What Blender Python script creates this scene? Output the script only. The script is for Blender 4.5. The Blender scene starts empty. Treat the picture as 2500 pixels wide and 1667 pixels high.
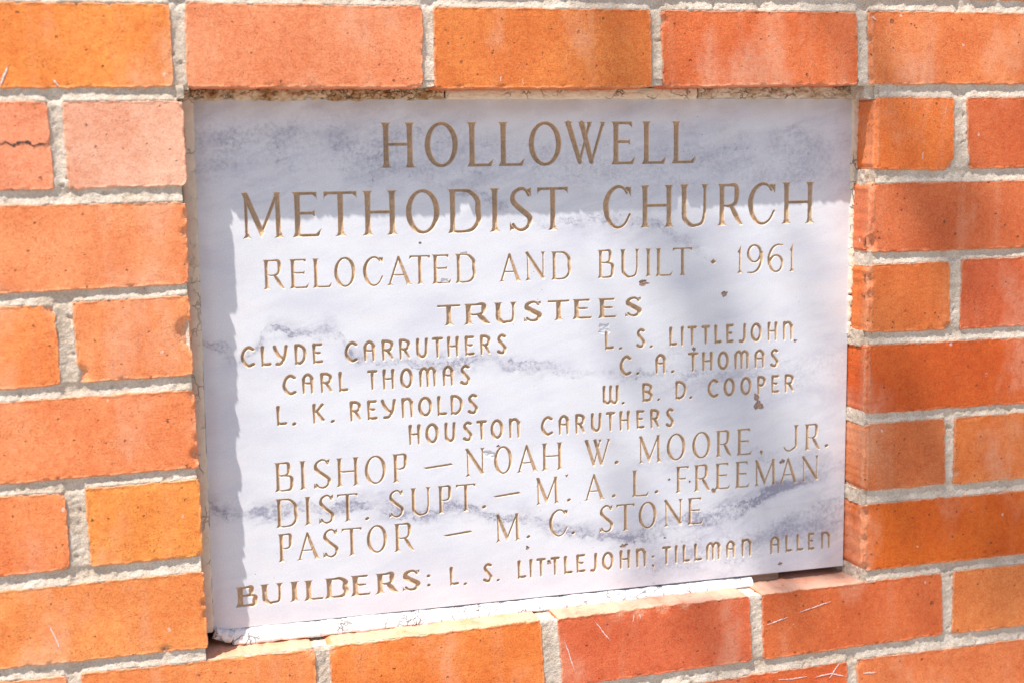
import bpy, math, random
import numpy as np
from mathutils import Matrix, Vector
R_ = math.radians
scene = bpy.context.scene
C = scene.collection
rng = np.random.RandomState(7)

# ------------------------------------------------------------------ camera
# wall coordinates used below (mm): x right along the wall, y up, z out of the wall; world = (x, -z, y) / 1000
def Wd(x, y, z): return (x / 1000.0, -z / 1000.0, y / 1000.0)
yaw, pitch, roll, cx, cy, cz, fpx = -0.283029429, -0.132916738, -0.0200084417, -75.1829145, -122.597547, 1158.22352, 3400.0
a_, b_ = math.cos(yaw), math.sin(yaw)
Ry = Matrix(((a_, 0, b_), (0, 1, 0), (-b_, 0, a_)))
Rx = Matrix.Rotation(pitch, 3, 'X'); Rz = Matrix.Rotation(roll, 3, 'Z')
M = Matrix(((1, 0, 0), (0, 0, -1), (0, 1, 0)))
cam = bpy.data.cameras.new('camera'); camo = bpy.data.objects.new('camera', cam); C.objects.link(camo)
mw = (M @ Ry @ Rx @ Rz).to_4x4(); mw.translation = Vector(Wd(cx, cy, cz)); camo.matrix_world = mw
cam.sensor_width = 36.0; cam.lens = fpx / 2500.0 * 36.0
cam.clip_start = 0.02; cam.clip_end = 200.0
cam.dof.use_dof = True; cam.dof.focus_distance = 1.25; cam.dof.aperture_fstop = 4.5
scene.camera = camo

# ------------------------------------------------------------------ sky, sun, exposure
sun_dir = Vector((38.5, 33.0, -110.0)).normalized()        # way the light travels
el = math.asin(-sun_dir.z); rot = math.atan2(-sun_dir.x, -sun_dir.y)
world = bpy.data.worlds.new("World"); scene.world = world; world.use_nodes = True
nt = world.node_tree; bg = nt.nodes['Background']
sky = nt.nodes.new('ShaderNodeTexSky'); sky.sky_type = 'NISHITA'; sky.sun_disc = False
sky.sun_elevation = el; sky.sun_rotation = rot
nt.links.new(sky.outputs[0], bg.inputs[0]); bg.inputs[1].default_value = 0.12
sl = bpy.data.lights.new('sun', 'SUN'); sl.energy = 5.0; sl.angle = R_(0.55); sl.color = (1.0, 0.965, 0.92)
so = bpy.data.objects.new('sun', sl); C.objects.link(so); so.rotation_euler = sun_dir.to_track_quat('-Z', 'Y').to_euler(); so.location = (0, -2, 3)
scene.view_settings.view_transform = 'Standard'; scene.view_settings.look = 'None'
scene.view_settings.gamma = 1.0; scene.view_settings.exposure = 0.57
scene.render.engine = 'CYCLES'

# ------------------------------------------------------------------ helpers
def mesh_from(name, V, quads=None, tris=None, smooth=True, world_xyz=False, polys=None):
    V = np.asarray(V, float)
    if not world_xyz: V = np.stack([V[:, 0], -V[:, 2], V[:, 1]], 1) / 1000.0
    me = bpy.data.meshes.new(name)
    if polys is not None:
        me.from_pydata(V.tolist(), [], polys)
    else:
        q = np.asarray(quads if quads is not None else np.zeros((0, 4)), int).reshape(-1, 4)
        t = np.asarray(tris if tris is not None else np.zeros((0, 3)), int).reshape(-1, 3)
        me.vertices.add(len(V)); me.vertices.foreach_set('co', V.astype('f').ravel())
        me.loops.add(len(q) * 4 + len(t) * 3); me.polygons.add(len(q) + len(t))
        me.loops.foreach_set('vertex_index', np.concatenate([q.ravel(), t.ravel()]).astype('i'))
        ls = np.concatenate([np.arange(len(q)) * 4, len(q) * 4 + np.arange(len(t)) * 3])
        me.polygons.foreach_set('loop_start', ls.astype('i'))
        me.polygons.foreach_set('loop_total', np.concatenate([np.full(len(q), 4), np.full(len(t), 3)]).astype('i'))
    me.update(calc_edges=True)
    if smooth is True: me.polygons.foreach_set('use_smooth', [True] * len(me.polygons))
    elif smooth is not False: me.polygons.foreach_set('use_smooth', smooth)
    me.validate()
    return me
def link(name, me, mat, parent=None, **props):
    o = bpy.data.objects.new(name, me); C.objects.link(o)
    if me is not None and mat is not None: me.materials.append(mat)
    if parent is not None: o.parent = parent
    for k, v in props.items(): o[k] = v
    return o
def empty(name, loc, label, cat, group=None):
    o = bpy.data.objects.new(name, None); C.objects.link(o); o.location = loc
    o['label'] = label; o['category'] = cat
    if group: o['group'] = group
    return o
_lat = {}
def vnoise(x, y, s, seed=0):
    """smooth value noise in [-1, 1]; s = feature size in the units of x, y"""
    if seed not in _lat: _lat[seed] = np.random.RandomState(seed + 11).rand(256, 256) * 2 - 1
    L = _lat[seed]; x = np.asarray(x, float) / s + 1000.5; y = np.asarray(y, float) / s + 1000.5
    xi = np.floor(x).astype(int); yi = np.floor(y).astype(int); fx = x - xi; fy = y - yi
    fx = fx * fx * (3 - 2 * fx); fy = fy * fy * (3 - 2 * fy)
    g = lambda i, j: L[i % 256, j % 256]
    return (g(xi, yi) * (1 - fx) + g(xi + 1, yi) * fx) * (1 - fy) + (g(xi, yi + 1) * (1 - fx) + g(xi + 1, yi + 1) * fx) * fy
def fnoise(x, y, s, seed=0, octs=3):
    return sum(vnoise(x, y, s / 2 ** k, seed + k) * 0.55 ** k for k in range(octs)) / 1.6

# ------------------------------------------------------------------ materials
class NB:
    def __init__(s, name):
        s.m = bpy.data.materials.new(name); s.m.use_nodes = True; s.t = s.m.node_tree
        s.b = s.t.nodes['Principled BSDF']; s.geo = s.t.nodes.new('ShaderNodeNewGeometry')
    def n(s, ty, **kw):
        o = s.t.nodes.new(ty)
        for k, v in kw.items(): setattr(o, k, v)
        return o
    def l(s, a, b): s.t.links.new(a, b)
    def val(s, sock, v):
        if hasattr(v, 'links') or hasattr(v, 'is_output'): s.l(v, sock)
        else: sock.default_value = v
    def pos(s, sx=1, sy=1, sz=1, off=None):
        m = s.n('ShaderNodeMapping'); s.l(s.geo.outputs['Position'], m.inputs['Vector'])
        m.inputs['Scale'].default_value = (sx, sy, sz)
        if off is not None: s.val(m.inputs['Location'], off)
        return m.outputs[0]
    def noise(s, vec, scale, detail=3, rough=0.55, out='Fac'):
        o = s.n('ShaderNodeTexNoise'); s.l(vec, o.inputs['Vector']); o.inputs['Scale'].default_value = scale
        o.inputs['Detail'].default_value = detail; o.inputs['Roughness'].default_value = rough
        return o.outputs[out]
    def vor(s, vec, scale, rand=1.0, out='Distance'):
        o = s.n('ShaderNodeTexVoronoi'); s.l(vec, o.inputs['Vector']); o.inputs['Scale'].default_value = scale
        o.inputs['Randomness'].default_value = rand
        return o.outputs[out]
    def ramp(s, f, a, b, lo=0.0, hi=1.0):
        o = s.n('ShaderNodeMapRange'); o.interpolation_type = 'SMOOTHSTEP'; s.val(o.inputs[0], f)
        o.inputs[1].default_value = a; o.inputs[2].default_value = b; o.inputs[3].default_value = lo; o.inputs[4].default_value = hi
        return o.outputs[0]
    def math(s, op, a, b=0.0, c=0.0):
        o = s.n('ShaderNodeMath', operation=op); s.val(o.inputs[0], a); s.val(o.inputs[1], b); s.val(o.inputs[2], c)
        return o.outputs[0]
    def mix(s, f, a, b, mode='MIX'):
        o = s.n('ShaderNodeMix', data_type='RGBA', blend_type=mode); o.clamp_result = False
        s.val(o.inputs[0], f)
        for i, v in ((6, a), (7, b)):
            if isinstance(v, tuple): v = v if len(v) == 4 else v + (1.0,)
            s.val(o.inputs[i], v)
        return o.outputs[2]
    def bump(s, h, dist, strength=1.0, prev=None):
        o = s.n('ShaderNodeBump'); s.l(h, o.inputs['Height']); o.inputs['Distance'].default_value = dist; o.inputs['Strength'].default_value = strength
        if prev is not None: s.l(prev, o.inputs['Normal'])
        return o.outputs[0]
    def done(s, col, rough, normal=None):
        s.val(s.b.inputs['Base Color'], col if not isinstance(col, tuple) else col + (1.0,)); s.val(s.b.inputs['Roughness'], rough)
        if normal is not None: s.l(normal, s.b.inputs['Normal'])
        return s.m
def mat_brick():
    s = NB('brick_clay'); oi = s.n('ShaderNodeObjectInfo'); base = oi.outputs['Color']
    off = s.n('ShaderNodeCombineXYZ'); s.l(s.math('MULTIPLY', oi.outputs['Random'], 37.0), off.inputs[0]); s.l(s.math('MULTIPLY', oi.outputs['Random'], 11.0), off.inputs[2])
    P = s.pos(off=off.outputs[0])
    cloud = s.noise(P, 16, 4); mott = s.noise(P, 150, 5, 0.72); grain = s.noise(P, 1100, 2, 0.7); 
    col = s.mix(s.ramp(cloud, 0.36, 0.66, 0, 0.62), base, s.mix(1.0, base, (0.82, 0.62, 0.5), 'MULTIPLY'))
    col = s.mix(s.ramp(mott, 0.46, 0.66, 0, 0.6), col, s.mix(1.0, col, (1.06, 1.25, 1.3), 'MULTIPLY'))
    col = s.mix(s.ramp(mott, 0.52, 0.34, 0, 0.55), col, s.mix(1.0, col, (0.85, 0.68, 0.55), 'MULTIPLY'))
    # kiln / drag streaks running up the face
    PS = s.pos(1, 1, 0.06, off=off.outputs[0]); st = s.noise(PS, 26, 3, 0.6)
    col = s.mix(s.math('MULTIPLY', s.ramp(st, 0.55, 0.66, 0, 0.30), s.ramp(s.noise(P, 25, 2), 0.35, 0.6, 0.3, 1.0)), col, s.mix(0.5, col, (0.72, 0.42, 0.27)))
    st2 = s.noise(PS, 70, 2, 0.5)
    col = s.mix(s.ramp(st2, 0.60, 0.70, 0, 0.14), col, s.mix(1.0, col, (0.9, 0.72, 0.6), 'MULTIPLY'))
    sp = s.math('MULTIPLY', s.ramp(grain, 0.30, 0.72, 0.80, 1.19), s.ramp(s.noise(P, 480, 3, 0.7), 0.32, 0.68, 0.86, 1.13))
    col = s.mix(1.0, col, s.mix(sp, (0, 0, 0), (1, 1, 1)), 'MULTIPLY') if False else s.mixv(col, sp)
    dn = s.n('ShaderNodeTexNoise'); s.l(P, dn.inputs['Vector']); dn.inputs['Scale'].default_value = 420; dn.inputs['Detail'].default_value = 3
    PD = s.n('ShaderNodeVectorMath', operation='MULTIPLY_ADD'); s.l(dn.outputs['Color'], PD.inputs[0]); PD.inputs[1].default_value = (0.0035,) * 3; s.l(P, PD.inputs[2]); PD = PD.outputs[0]
    sz = s.noise(P, 85, 2)
    pit = s.ramp(s.math('ADD', s.vor(PD, 130), s.ramp(sz, 0.36, 0.66, 0.26, 0.0)), 0.20, 0.10)
    pit = s.math('MAXIMUM', pit, s.ramp(s.math('ADD', s.vor(PD, 42), s.ramp(s.noise(P, 33, 2), 0.45, 0.66, 0.2, 0.0)), 0.115, 0.075))
    v2 = s.vor(P, 560); m2 = s.ramp(s.noise(P, 45, 2), 0.42, 0.62)
    pit2 = s.math('MULTIPLY', s.ramp(v2, 0.24, 0.12), m2)
    col = s.mix(s.math('MULTIPLY', pit, 0.62), col, (0.10, 0.035, 0.02))
    col = s.mix(s.math('MULTIPLY', pit2, 0.6), col, (0.16, 0.05, 0.025))
    v3 = s.vor(s.pos(1, 1, 0.8, off=off.outputs[0]), 38); m3 = s.ramp(s.noise(P, 240, 2), 0.40, 0.55)
    wh = s.math('MULTIPLY', s.ramp(v3, 0.07, 0.04), m3)
    col = s.mix(s.math('MULTIPLY', wh, 0.6), col, (0.72, 0.62, 0.56))
    h = s.math('SUBTRACT', s.math('ADD', s.math('MULTIPLY', grain, 0.5), s.math('MULTIPLY', mott, 0.7)), s.math('ADD', s.math('MULTIPLY', pit, 2.2), s.math('MULTIPLY', pit2, 0.9)))
    # fresh body shows paler and sandier where the arris is broken
    at = s.n('ShaderNodeAttribute', attribute_name='wear')
    col = s.mix(s.math('MULTIPLY', at.outputs['Fac'], s.ramp(s.noise(P, 500, 3), 0.35, 0.6, 0.35, 1.0)), col, s.mix(0.55, col, (0.78, 0.42, 0.25)))
    bloom = s.math('MULTIPLY', s.ramp(s.noise(s.pos(1, 1, 0.55), 11, 4, 0.62), 0.52, 0.68, 0, 0.34), s.ramp(s.noise(P, 200, 3, 0.7), 0.3, 0.6, 0.4, 1.0))
    col = s.mix(bloom, col, (0.80, 0.50, 0.34))
    drag = s.noise(s.pos(0.16, 1, 1, off=off.outputs[0]), 650, 3, 0.7); h = s.math('ADD', h, s.math('MULTIPLY', drag, 0.25))
    nz3 = s.n('ShaderNodeSeparateXYZ'); s.l(s.geo.outputs['True Normal'], nz3.inputs[0])
    dust = s.math('MULTIPLY', s.ramp(nz3.outputs[2], 0.75, 0.97, 0, 0.72), s.ramp(s.noise(P, 50, 3), 0.25, 0.6, 0.55, 1.0))
    col = s.mix(dust, col, (0.66, 0.45, 0.33))     # cement dust lies on the upward faces
    nb = s.bump(h, 0.0008, 0.85)
    nb = s.bump(s.math('MULTIPLY', s.noise(P, 420, 4, 0.7), at.outputs['Fac']), 0.0016, 0.9, nb)
    s.b.inputs['Specular IOR Level'].default_value = 0.3
    return s.done(col, 0.78, nb)
def mixv(s, col, f):
    o = s.n('ShaderNodeVectorMath', operation='SCALE'); s.l(col, o.inputs[0]); s.val(o.inputs['Scale'], f); return o.outputs[0]
NB.mixv = mixv
def mat_mortar():
    s = NB('mortar_sand'); P = s.pos()
    n1 = s.noise(P, 700, 3, 0.7); n2 = s.noise(P, 60, 3); n3 = s.noise(P, 14, 2)
    col = s.mix(s.ramp(n2, 0.35, 0.7), (0.575, 0.465, 0.36), (0.68, 0.575, 0.465))
    col = s.mix(s.ramp(n3, 0.45, 0.7, 0, 0.5), col, (0.50, 0.38, 0.27))
    col = s.mixv(col, s.ramp(n1, 0.25, 0.75, 0.72, 1.18))
    g = s.vor(P, 420); col = s.mix(s.math('MULTIPLY', s.ramp(g, 0.2, 0.1), s.ramp(s.noise(P, 90), 0.5, 0.6, 0, 0.8)), col, (0.14, 0.11, 0.09))
    o2 = s.vor(s.pos(1, 1, 1, off=(3, 1, 2)), 190); col = s.mix(s.math('MULTIPLY', s.ramp(o2, 0.14, 0.08), 0.6), col, (0.5, 0.2, 0.1))
    h = s.math('ADD', s.math('MULTIPLY', n1, 1.0), s.math('MULTIPLY', s.noise(P, 260, 3), 1.2))
    return s.done(col, 0.92, s.bump(h, 0.0009, 0.85))
VEINS_AND_SHADE = [
 ([(0,-260),(430,-250),(500,-262),(612,-255)], 30.0, 0.34, [(0,0),(370,0),(430,.8),(520,.9),(612,.5)]),  # wide band: soft shade of the right half put into the marble colour
 ([(0,-420),(330,-425),(420,-428),(520,-420),(612,-400)], 26.0, 0.62, [(0,0),(330,.0),(420,.7),(520,1.0),(612,.9)]),  # lower right: cloudy veining and shade painted together as one wide band
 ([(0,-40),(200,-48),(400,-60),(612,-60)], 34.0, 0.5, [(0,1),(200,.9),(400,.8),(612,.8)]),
 # (points x,y in plaque mm, half width, strength)
 ([(-12,-349),(17,-354),(66,-351),(113,-352),(160,-357),(193,-370),(232,-363),(251,-375),(290,-385),(329,-393),(361,-399),(411,-404),(453,-395),(495,-389),(538,-372),(612,-350)], 8.0, 1.25, [(0,.75),(40,.95),(60,.6),(110,.9),(190,.9),(250,.9),(300,.6),(400,1.0),(450,1.0),(540,1.0),(570,.5),(612,.2)]),
 ([(-8,-204),(22,-209),(46,-208),(57,-197),(71,-197),(92,-202),(113,-206),(131,-220),(163,-230),(200,-231),(249,-233),(276,-238),(330,-243),(378,-252),(435,-254),(612,-262)], 6.0, 1.05, [(0,.7),(25,.5),(60,.95),(95,.9),(125,.9),(150,.5),(200,.85),(275,.8),(330,.35),(430,.6),(500,.15),(612,0)]),
 ([(2,-35),(42,-29),(77,-20),(112,-14),(147,-8),(175,-2),(612,5)], 9.0, 0.22, [(0,.7),(60,.8),(120,.7),(175,.7),(220,.0),(612,0)]),
 ([(7,-67),(48,-54),(90,-46),(132,-41),(182,-38),(612,-30)], 9.0, 0.2, [(0,.8),(60,.7),(130,.8),(180,.2),(230,0),(612,0)]),
 ([(0,-70),(236,-81),(273,-100),(339,-109),(378,-106),(418,-115),(459,-142),(612,-160)], 6.0, 0.6, [(0,0),(180,0),(230,.7),(300,.6),(330,.9),(420,.9),(460,.5),(490,.0),(612,0)]),
 ([(0,-300),(370,-322),(431,-334),(495,-331),(538,-340),(612,-345)], 9.0, 0.35, [(0,0),(340,0),(380,.5),(540,.8),(612,.3)]),
 ([(0,10),(386,-3),(450,-22),(512,-33),(576,-38),(612,-40)], 9.0, 0.25, [(0,0),(340,0),(400,.6),(580,.8),(612,.5)])]
def mat_marble(letter=False):
    s = NB('carved_lettering' if letter else 'marble')
    P0 = s.geo.outputs['Position']
    tc = s.n('ShaderNodeTexCoord'); P = tc.outputs['Object']
    sp = s.n('ShaderNodeSeparateXYZ'); s.l(P, sp.inputs[0]); X = sp.outputs[0]; Y = sp.outputs[2]
    xn = s.math('DIVIDE', X, 0.612)
    wob = s.math('MULTIPLY', s.math('SUBTRACT', s.noise(P, 22, 4, 0.6), 0.5), 0.05)
    wob2 = s.math('MULTIPLY', s.math('SUBTRACT', s.noise(P, 90, 3, 0.6), 0.5), 0.016)
    patch = s.ramp(s.noise(P, 26, 3, 0.6), 0.32, 0.62, 0.3, 1.0)
    fine = s.ramp(s.noise(P, 260, 4, 0.8), 0.38, 0.64, 0.12, 1.15)
    PR = s.n('ShaderNodeMapping', vector_type='TEXTURE'); s.l(P, PR.inputs[0]); PR.inputs['Rotation'].default_value = (0, -0.30, 0); PR.inputs['Scale'].default_value = (5.5, 1, 1)
    warp = s.n('ShaderNodeVectorMath', operation='MULTIPLY_ADD'); wn = s.n('ShaderNodeTexNoise'); s.l(P, wn.inputs['Vector']); wn.inputs['Scale'].default_value = 14; wn.inputs['Detail'].default_value = 3
    s.l(wn.outputs['Color'], warp.inputs[0]); warp.inputs[1].default_value = (0.03, 0.03, 0.03); s.l(PR.outputs[0], warp.inputs[2])
    sn = s.noise(warp.outputs[0], 60, 6, 0.68); streak = s.math('MULTIPLY', s.ramp(sn, 0.42, 0.66, 0.1, 1.25), s.ramp(s.noise(P, 420, 3, 0.75), 0.3, 0.65, 0.65, 1.15))
    tot = None; blue = None
    for pts, hw, stren, inten in VEINS_AND_SHADE:
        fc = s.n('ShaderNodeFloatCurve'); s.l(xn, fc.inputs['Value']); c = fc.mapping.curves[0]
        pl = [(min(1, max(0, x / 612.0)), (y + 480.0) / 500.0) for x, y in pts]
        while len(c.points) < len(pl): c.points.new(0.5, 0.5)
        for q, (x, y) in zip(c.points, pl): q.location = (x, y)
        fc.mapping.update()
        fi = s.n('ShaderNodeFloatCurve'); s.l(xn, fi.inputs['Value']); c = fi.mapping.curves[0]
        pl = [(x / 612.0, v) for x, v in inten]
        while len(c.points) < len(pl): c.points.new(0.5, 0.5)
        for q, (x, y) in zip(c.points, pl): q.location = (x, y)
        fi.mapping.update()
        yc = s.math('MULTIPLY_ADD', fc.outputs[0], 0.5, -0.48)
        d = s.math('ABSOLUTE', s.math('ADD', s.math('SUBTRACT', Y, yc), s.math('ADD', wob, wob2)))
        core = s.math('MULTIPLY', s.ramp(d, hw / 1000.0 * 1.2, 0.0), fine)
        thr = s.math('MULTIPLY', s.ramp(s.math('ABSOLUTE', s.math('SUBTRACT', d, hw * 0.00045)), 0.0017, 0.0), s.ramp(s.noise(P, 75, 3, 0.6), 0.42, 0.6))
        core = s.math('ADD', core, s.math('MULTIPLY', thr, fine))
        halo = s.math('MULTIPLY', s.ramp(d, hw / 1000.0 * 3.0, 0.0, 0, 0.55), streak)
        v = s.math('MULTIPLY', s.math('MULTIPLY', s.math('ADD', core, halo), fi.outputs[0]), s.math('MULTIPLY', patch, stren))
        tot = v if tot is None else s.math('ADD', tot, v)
    PM = s.n('ShaderNodeMapping'); s.l(P, PM.inputs[0]); PM.inputs['Rotation'].default_value = (0, 0.25, 0); PM.inputs['Scale'].default_value = (1, 1, 2.6)
    cl = s.math('ADD', s.math('MULTIPLY', s.noise(PM.outputs[0], 9, 5, 0.6), 0.6), s.math('MULTIPLY', sn, 0.4)); cl2 = s.noise(PM.outputs[0], 30, 4, 0.6)
    col = s.mix(s.ramp(cl, 0.40, 0.66, 0, 0.8), (0.688, 0.682, 0.70), (0.565, 0.562, 0.615))
    col = s.mix(s.ramp(cl2, 0.45, 0.72, 0, 0.35), col, (0.66, 0.61, 0.60))
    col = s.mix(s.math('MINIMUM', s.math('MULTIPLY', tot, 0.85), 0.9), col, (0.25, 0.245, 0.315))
    col = s.mixv(col, s.ramp(s.noise(P, 750, 3, 0.75), 0.3, 0.72, 0.92, 1.05))
    # rust-coloured specks, dirt washed along the edges
    v1 = s.vor(P, 150); m1 = s.ramp(s.noise(P, 12, 2), 0.56, 0.66)
    col = s.mix(s.math('MULTIPLY', s.ramp(v1, 0.09, 0.05), s.math('MULTIPLY', m1, 0.8)), col, (0.16, 0.12, 0.11))
    v2 = s.vor(s.pos(1, 1, 1, off=(1, 5, 2)), 210); m2 = s.ramp(s.noise(P, 9, 2), 0.52, 0.62)
    col = s.mix(s.math('MULTIPLY', s.ramp(v2, 0.14, 0.06), s.math('MULTIPLY', m2, 0.5)), col, (0.60, 0.48, 0.38))
    dirt = s.math('ADD', s.math('MULTIPLY', s.ramp(Y, -0.024, 0.0), 0.55), s.math('MULTIPLY', s.ramp(X, 0.014, 0.0), 0.35))
    col = s.mix(s.math('MULTIPLY', dirt, s.ramp(s.noise(P, 26, 3), 0.3, 0.65, 0.3, 1.0)), col, (0.40, 0.33, 0.29))
    if not letter:
        sc = s.n('ShaderNodeMapping'); s.l(P, sc.inputs[0]); sc.inputs['Scale'].default_value = (8, 1, 0.6); sc.inputs['Rotation'].default_value = (0, 0.12, 0)
        scr = s.math('MULTIPLY', s.ramp(s.noise(sc.outputs[0], 120, 1, 0.4), 0.66, 0.72), s.ramp(s.noise(P, 8, 2), 0.52, 0.6))
        col = s.mix(s.math('MULTIPLY', scr, 0.18), col, (0.78, 0.76, 0.74))
        h = s.math('ADD', s.noise(P, 900, 2, 0.7), s.math('MULTIPLY', s.noise(P, 60, 2), 3.0))
        s.b.inputs['Specular IOR Level'].default_value = 0.35
        return s.done(col, 0.55, s.bump(h, 0.00012, 0.6))
    at = s.n('ShaderNodeAttribute', attribute_name='depth'); dp = at.outputs['Fac']     # mm below the face
    pn = s.noise(P, 330, 4, 0.7)
    brown = s.mix(s.ramp(s.noise(P, 40, 3), 0.3, 0.7), (0.54, 0.355, 0.21), (0.43, 0.30, 0.20))
    brown = s.mix(s.math('MULTIPLY', s.math('MINIMUM', tot, 1.0), 0.55), brown, (0.14, 0.11, 0.10))
    brown = s.mixv(brown, s.ramp(pn, 0.3, 0.7, 0.82, 1.15))
    f = s.math('ADD', dp, s.math('MULTIPLY', s.math('SUBTRACT', pn, 0.5), 0.45))
    rim = s.mix(s.ramp(f, 0.1, 0.9), s.mix(0.5, col, (0.82, 0.70, 0.54)), (0.66, 0.48, 0.31))
    col = s.mix(s.ramp(f, 0.6, 1.8), rim, brown)
    return s.done(col, 0.85, s.bump(s.math('ADD', pn, s.noise(P, 900, 2)), 0.00035, 0.7))
def mat_simple(name, c1, c2, c3, sc, bump, rough=0.85, crack=0.0, crack_scale=70, streak=None):
    s = NB(name); P = s.pos(*(streak or (1, 1, 1)))
    n1 = s.noise(P, sc, 4, 0.6); n2 = s.noise(P, sc * 6, 3, 0.7)
    col = s.mix(s.ramp(n1, 0.35, 0.65), c1, c2); col = s.mix(s.ramp(n2, 0.5, 0.75, 0, 0.7), col, c3)
    h = s.math('ADD', s.math('MULTIPLY', n1, 1.0), n2)
    if crack:
        D = s.n('ShaderNodeVectorMath', operation='MULTIPLY_ADD'); nz = s.n('ShaderNodeTexNoise'); s.l(s.geo.outputs['Position'], nz.inputs['Vector']); nz.inputs['Scale'].default_value = 90
        s.l(nz.outputs['Color'], D.inputs[0]); D.inputs[1].default_value = (0.02, 0.02, 0.02); s.l(s.geo.outputs['Position'], D.inputs[2])
        v = s.n('ShaderNodeTexVoronoi', feature='DISTANCE_TO_EDGE'); s.l(D.outputs[0], v.inputs['Vector']); v.inputs['Scale'].default_value = crack_scale
        ck = s.math('MULTIPLY', s.ramp(v.outputs['Distance'], 0.05, 0.0), s.ramp(s.noise(s.geo.outputs['Position'], 40, 2), 0.45, 0.6))
        col = s.mix(s.math('MULTIPLY', ck, crack), col, tuple(x * 0.25 for x in c1)); h = s.math('SUBTRACT', h, s.math('MULTIPLY', ck, 2.0))
    return s.done(col, rough, s.bump(h, bump, 0.8))

MB = mat_brick(); MM = mat_mortar(); MS = mat_marble(); ML = mat_marble(True)
M_tan = mat_simple('sealant_tan', (0.66, 0.54, 0.41), (0.58, 0.46, 0.35), (0.70, 0.60, 0.48), 60, 0.0005, 0.7, 0.5, 60)
M_crumb = mat_simple('putty_crumbled', (0.68, 0.52, 0.35), (0.36, 0.19, 0.07), (0.72, 0.60, 0.46), 75, 0.0016, 0.9, 0.9, 110)
M_curl = mat_simple('putty_curled', (0.68, 0.56, 0.43), (0.48, 0.34, 0.21), (0.72, 0.62, 0.52), 60, 0.0016, 0.9, 0.9, 110)
M_cream = mat_simple('putty_cream', (0.74, 0.62, 0.48), (0.68, 0.54, 0.40), (0.78, 0.68, 0.55), 50, 0.0008, 0.85, 0.8, 60)
M_white = mat_simple('putty_white', (0.80, 0.78, 0.75), (0.76, 0.73, 0.70), (0.70, 0.69, 0.70), 70, 0.0011, 0.8, 0.8, 90)
M_wood = mat_simple('weathered_wood', (0.30, 0.20, 0.14), (0.20, 0.13, 0.09), (0.42, 0.32, 0.24), 60, 0.0009, 0.85, 0.0, 70, (0.12, 1, 3.5))
M_pit = mat_simple('rusty_pit', (0.44, 0.29, 0.21), (0.28, 0.17, 0.13), (0.66, 0.58, 0.52), 420, 0.0009, 0.9)
M_paint = mat_simple('paint_scrape', (0.72, 0.62, 0.60), (0.66, 0.52, 0.48), (0.78, 0.72, 0.70), 200, 0.0003, 0.6)
M_ground = mat_simple('dry_concrete', (0.36, 0.33, 0.29), (0.30, 0.27, 0.24), (0.42, 0.38, 0.33), 6, 0.002, 0.95)
M_dark = mat_simple('cavity_mortar', (0.16, 0.13, 0.10), (0.12, 0.10, 0.08), (0.22, 0.18, 0.14), 30, 0.002, 0.95)

# ------------------------------------------------------------------ the wall
wall = empty('brick_wall', Wd(300, -720, -45), 'orange red brick wall with sandy mortar joints around the engraved marble plaque', 'brick wall')
wall['kind'] = 'thing'
def lin(c): return tuple(((v / 255.0) / 12.92 if v <= 10 else (((v / 255.0) + 0.055) / 1.055) ** 2.4) for v in c)
wall_inv = Matrix.Translation(-Vector(wall.location))
def to_wall(V): return V - np.array([300, -720, -45.0])

BR = []     # (name key, quad [tl,tr,br,bl], srgb look colour: own tone plus the dimmer light at right, left arris, chips)
def b(x0, x1, y0, y1, col, bev=1.2, chips=(), q=None):
    BR.append((q or [(x0, y0), (x1, y0), (x1, y1), (x0, y1)], col, bev, chips))
OR = (247, 150, 72)
# course 0 (just above the frame) and beyond the frame at left and right
for x in range(-3, 5): b(-100.0 + x * 203.2 , 91 + x * 203.2, 79, 13.5, (228, 135, 80))
# course 1
b(-345, -207, 1, -64, (240, 140, 80)); b(-205, -15.3, 1.0, -63.3, (250, 152, 72), 1.6, [(-17, 1, 4, 2.0), (-60, 1.5, 5, 1.2)])
b(0, 0, 0, 0, (243, 152, 103), 1.4, q=[(-2.6, 2.2), (189.7, 1.0), (187.8, -64.7), (-4.6, -63.4)])
b(0, 0, 0, 0, (232, 134, 66), 1.2, q=[(199.3, 0.6), (393.2, 0.4), (394.6, -65.8), (199.0, -65.4)])
b(0, 0, 0, 0, (217, 110, 66), 1.4, [(405, -8, 6, 3.0), (404, 0, 4, 2)], q=[(403.9, -0.2), (595.5, 0.1), (598.4, -64.2), (406.0, -65.4)])
b(0, 0, 0, 0, (226, 126, 78), 3.2, [(610, -24, 4, 3.0), (611, -60, 4.5, 2.5)], q=[(607.8, 1.2), (800, 0.5), (801, -65), (609.3, -64.2)])
b(812, 1000, 1, -64, (220, 120, 75))
# course 2
b(-316, -214, -74, -141, (243, 145, 90)); b(0, 0, 0, 0, (246, 156, 112), 1.4, [(-108, -105, 6, 2.5)], q=[(-205, -73.8), (-112.4, -74.6), (-110.8, -142.2), (-205, -141.4)])
b(0, 0, 0, 0, (248, 184, 150), 1.6, q=[(-100.2, -74.2), (-9.4, -74.8), (-8.9, -141.2), (-99.6, -142.3)])
b(0, 0, 0, 0, (236, 122, 62), 4.6, [(701, -143, 8, 4.5)], q=[(616.4, -76.8), (700.0, -77.6), (701.2, -144.6), (615.6, -142.4)])
b(0, 0, 0, 0, (208, 104, 64), 1.2, q=[(714.2, -77.9), (905, -77.4), (906, -144.6), (719.0, -143.8)])
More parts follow.
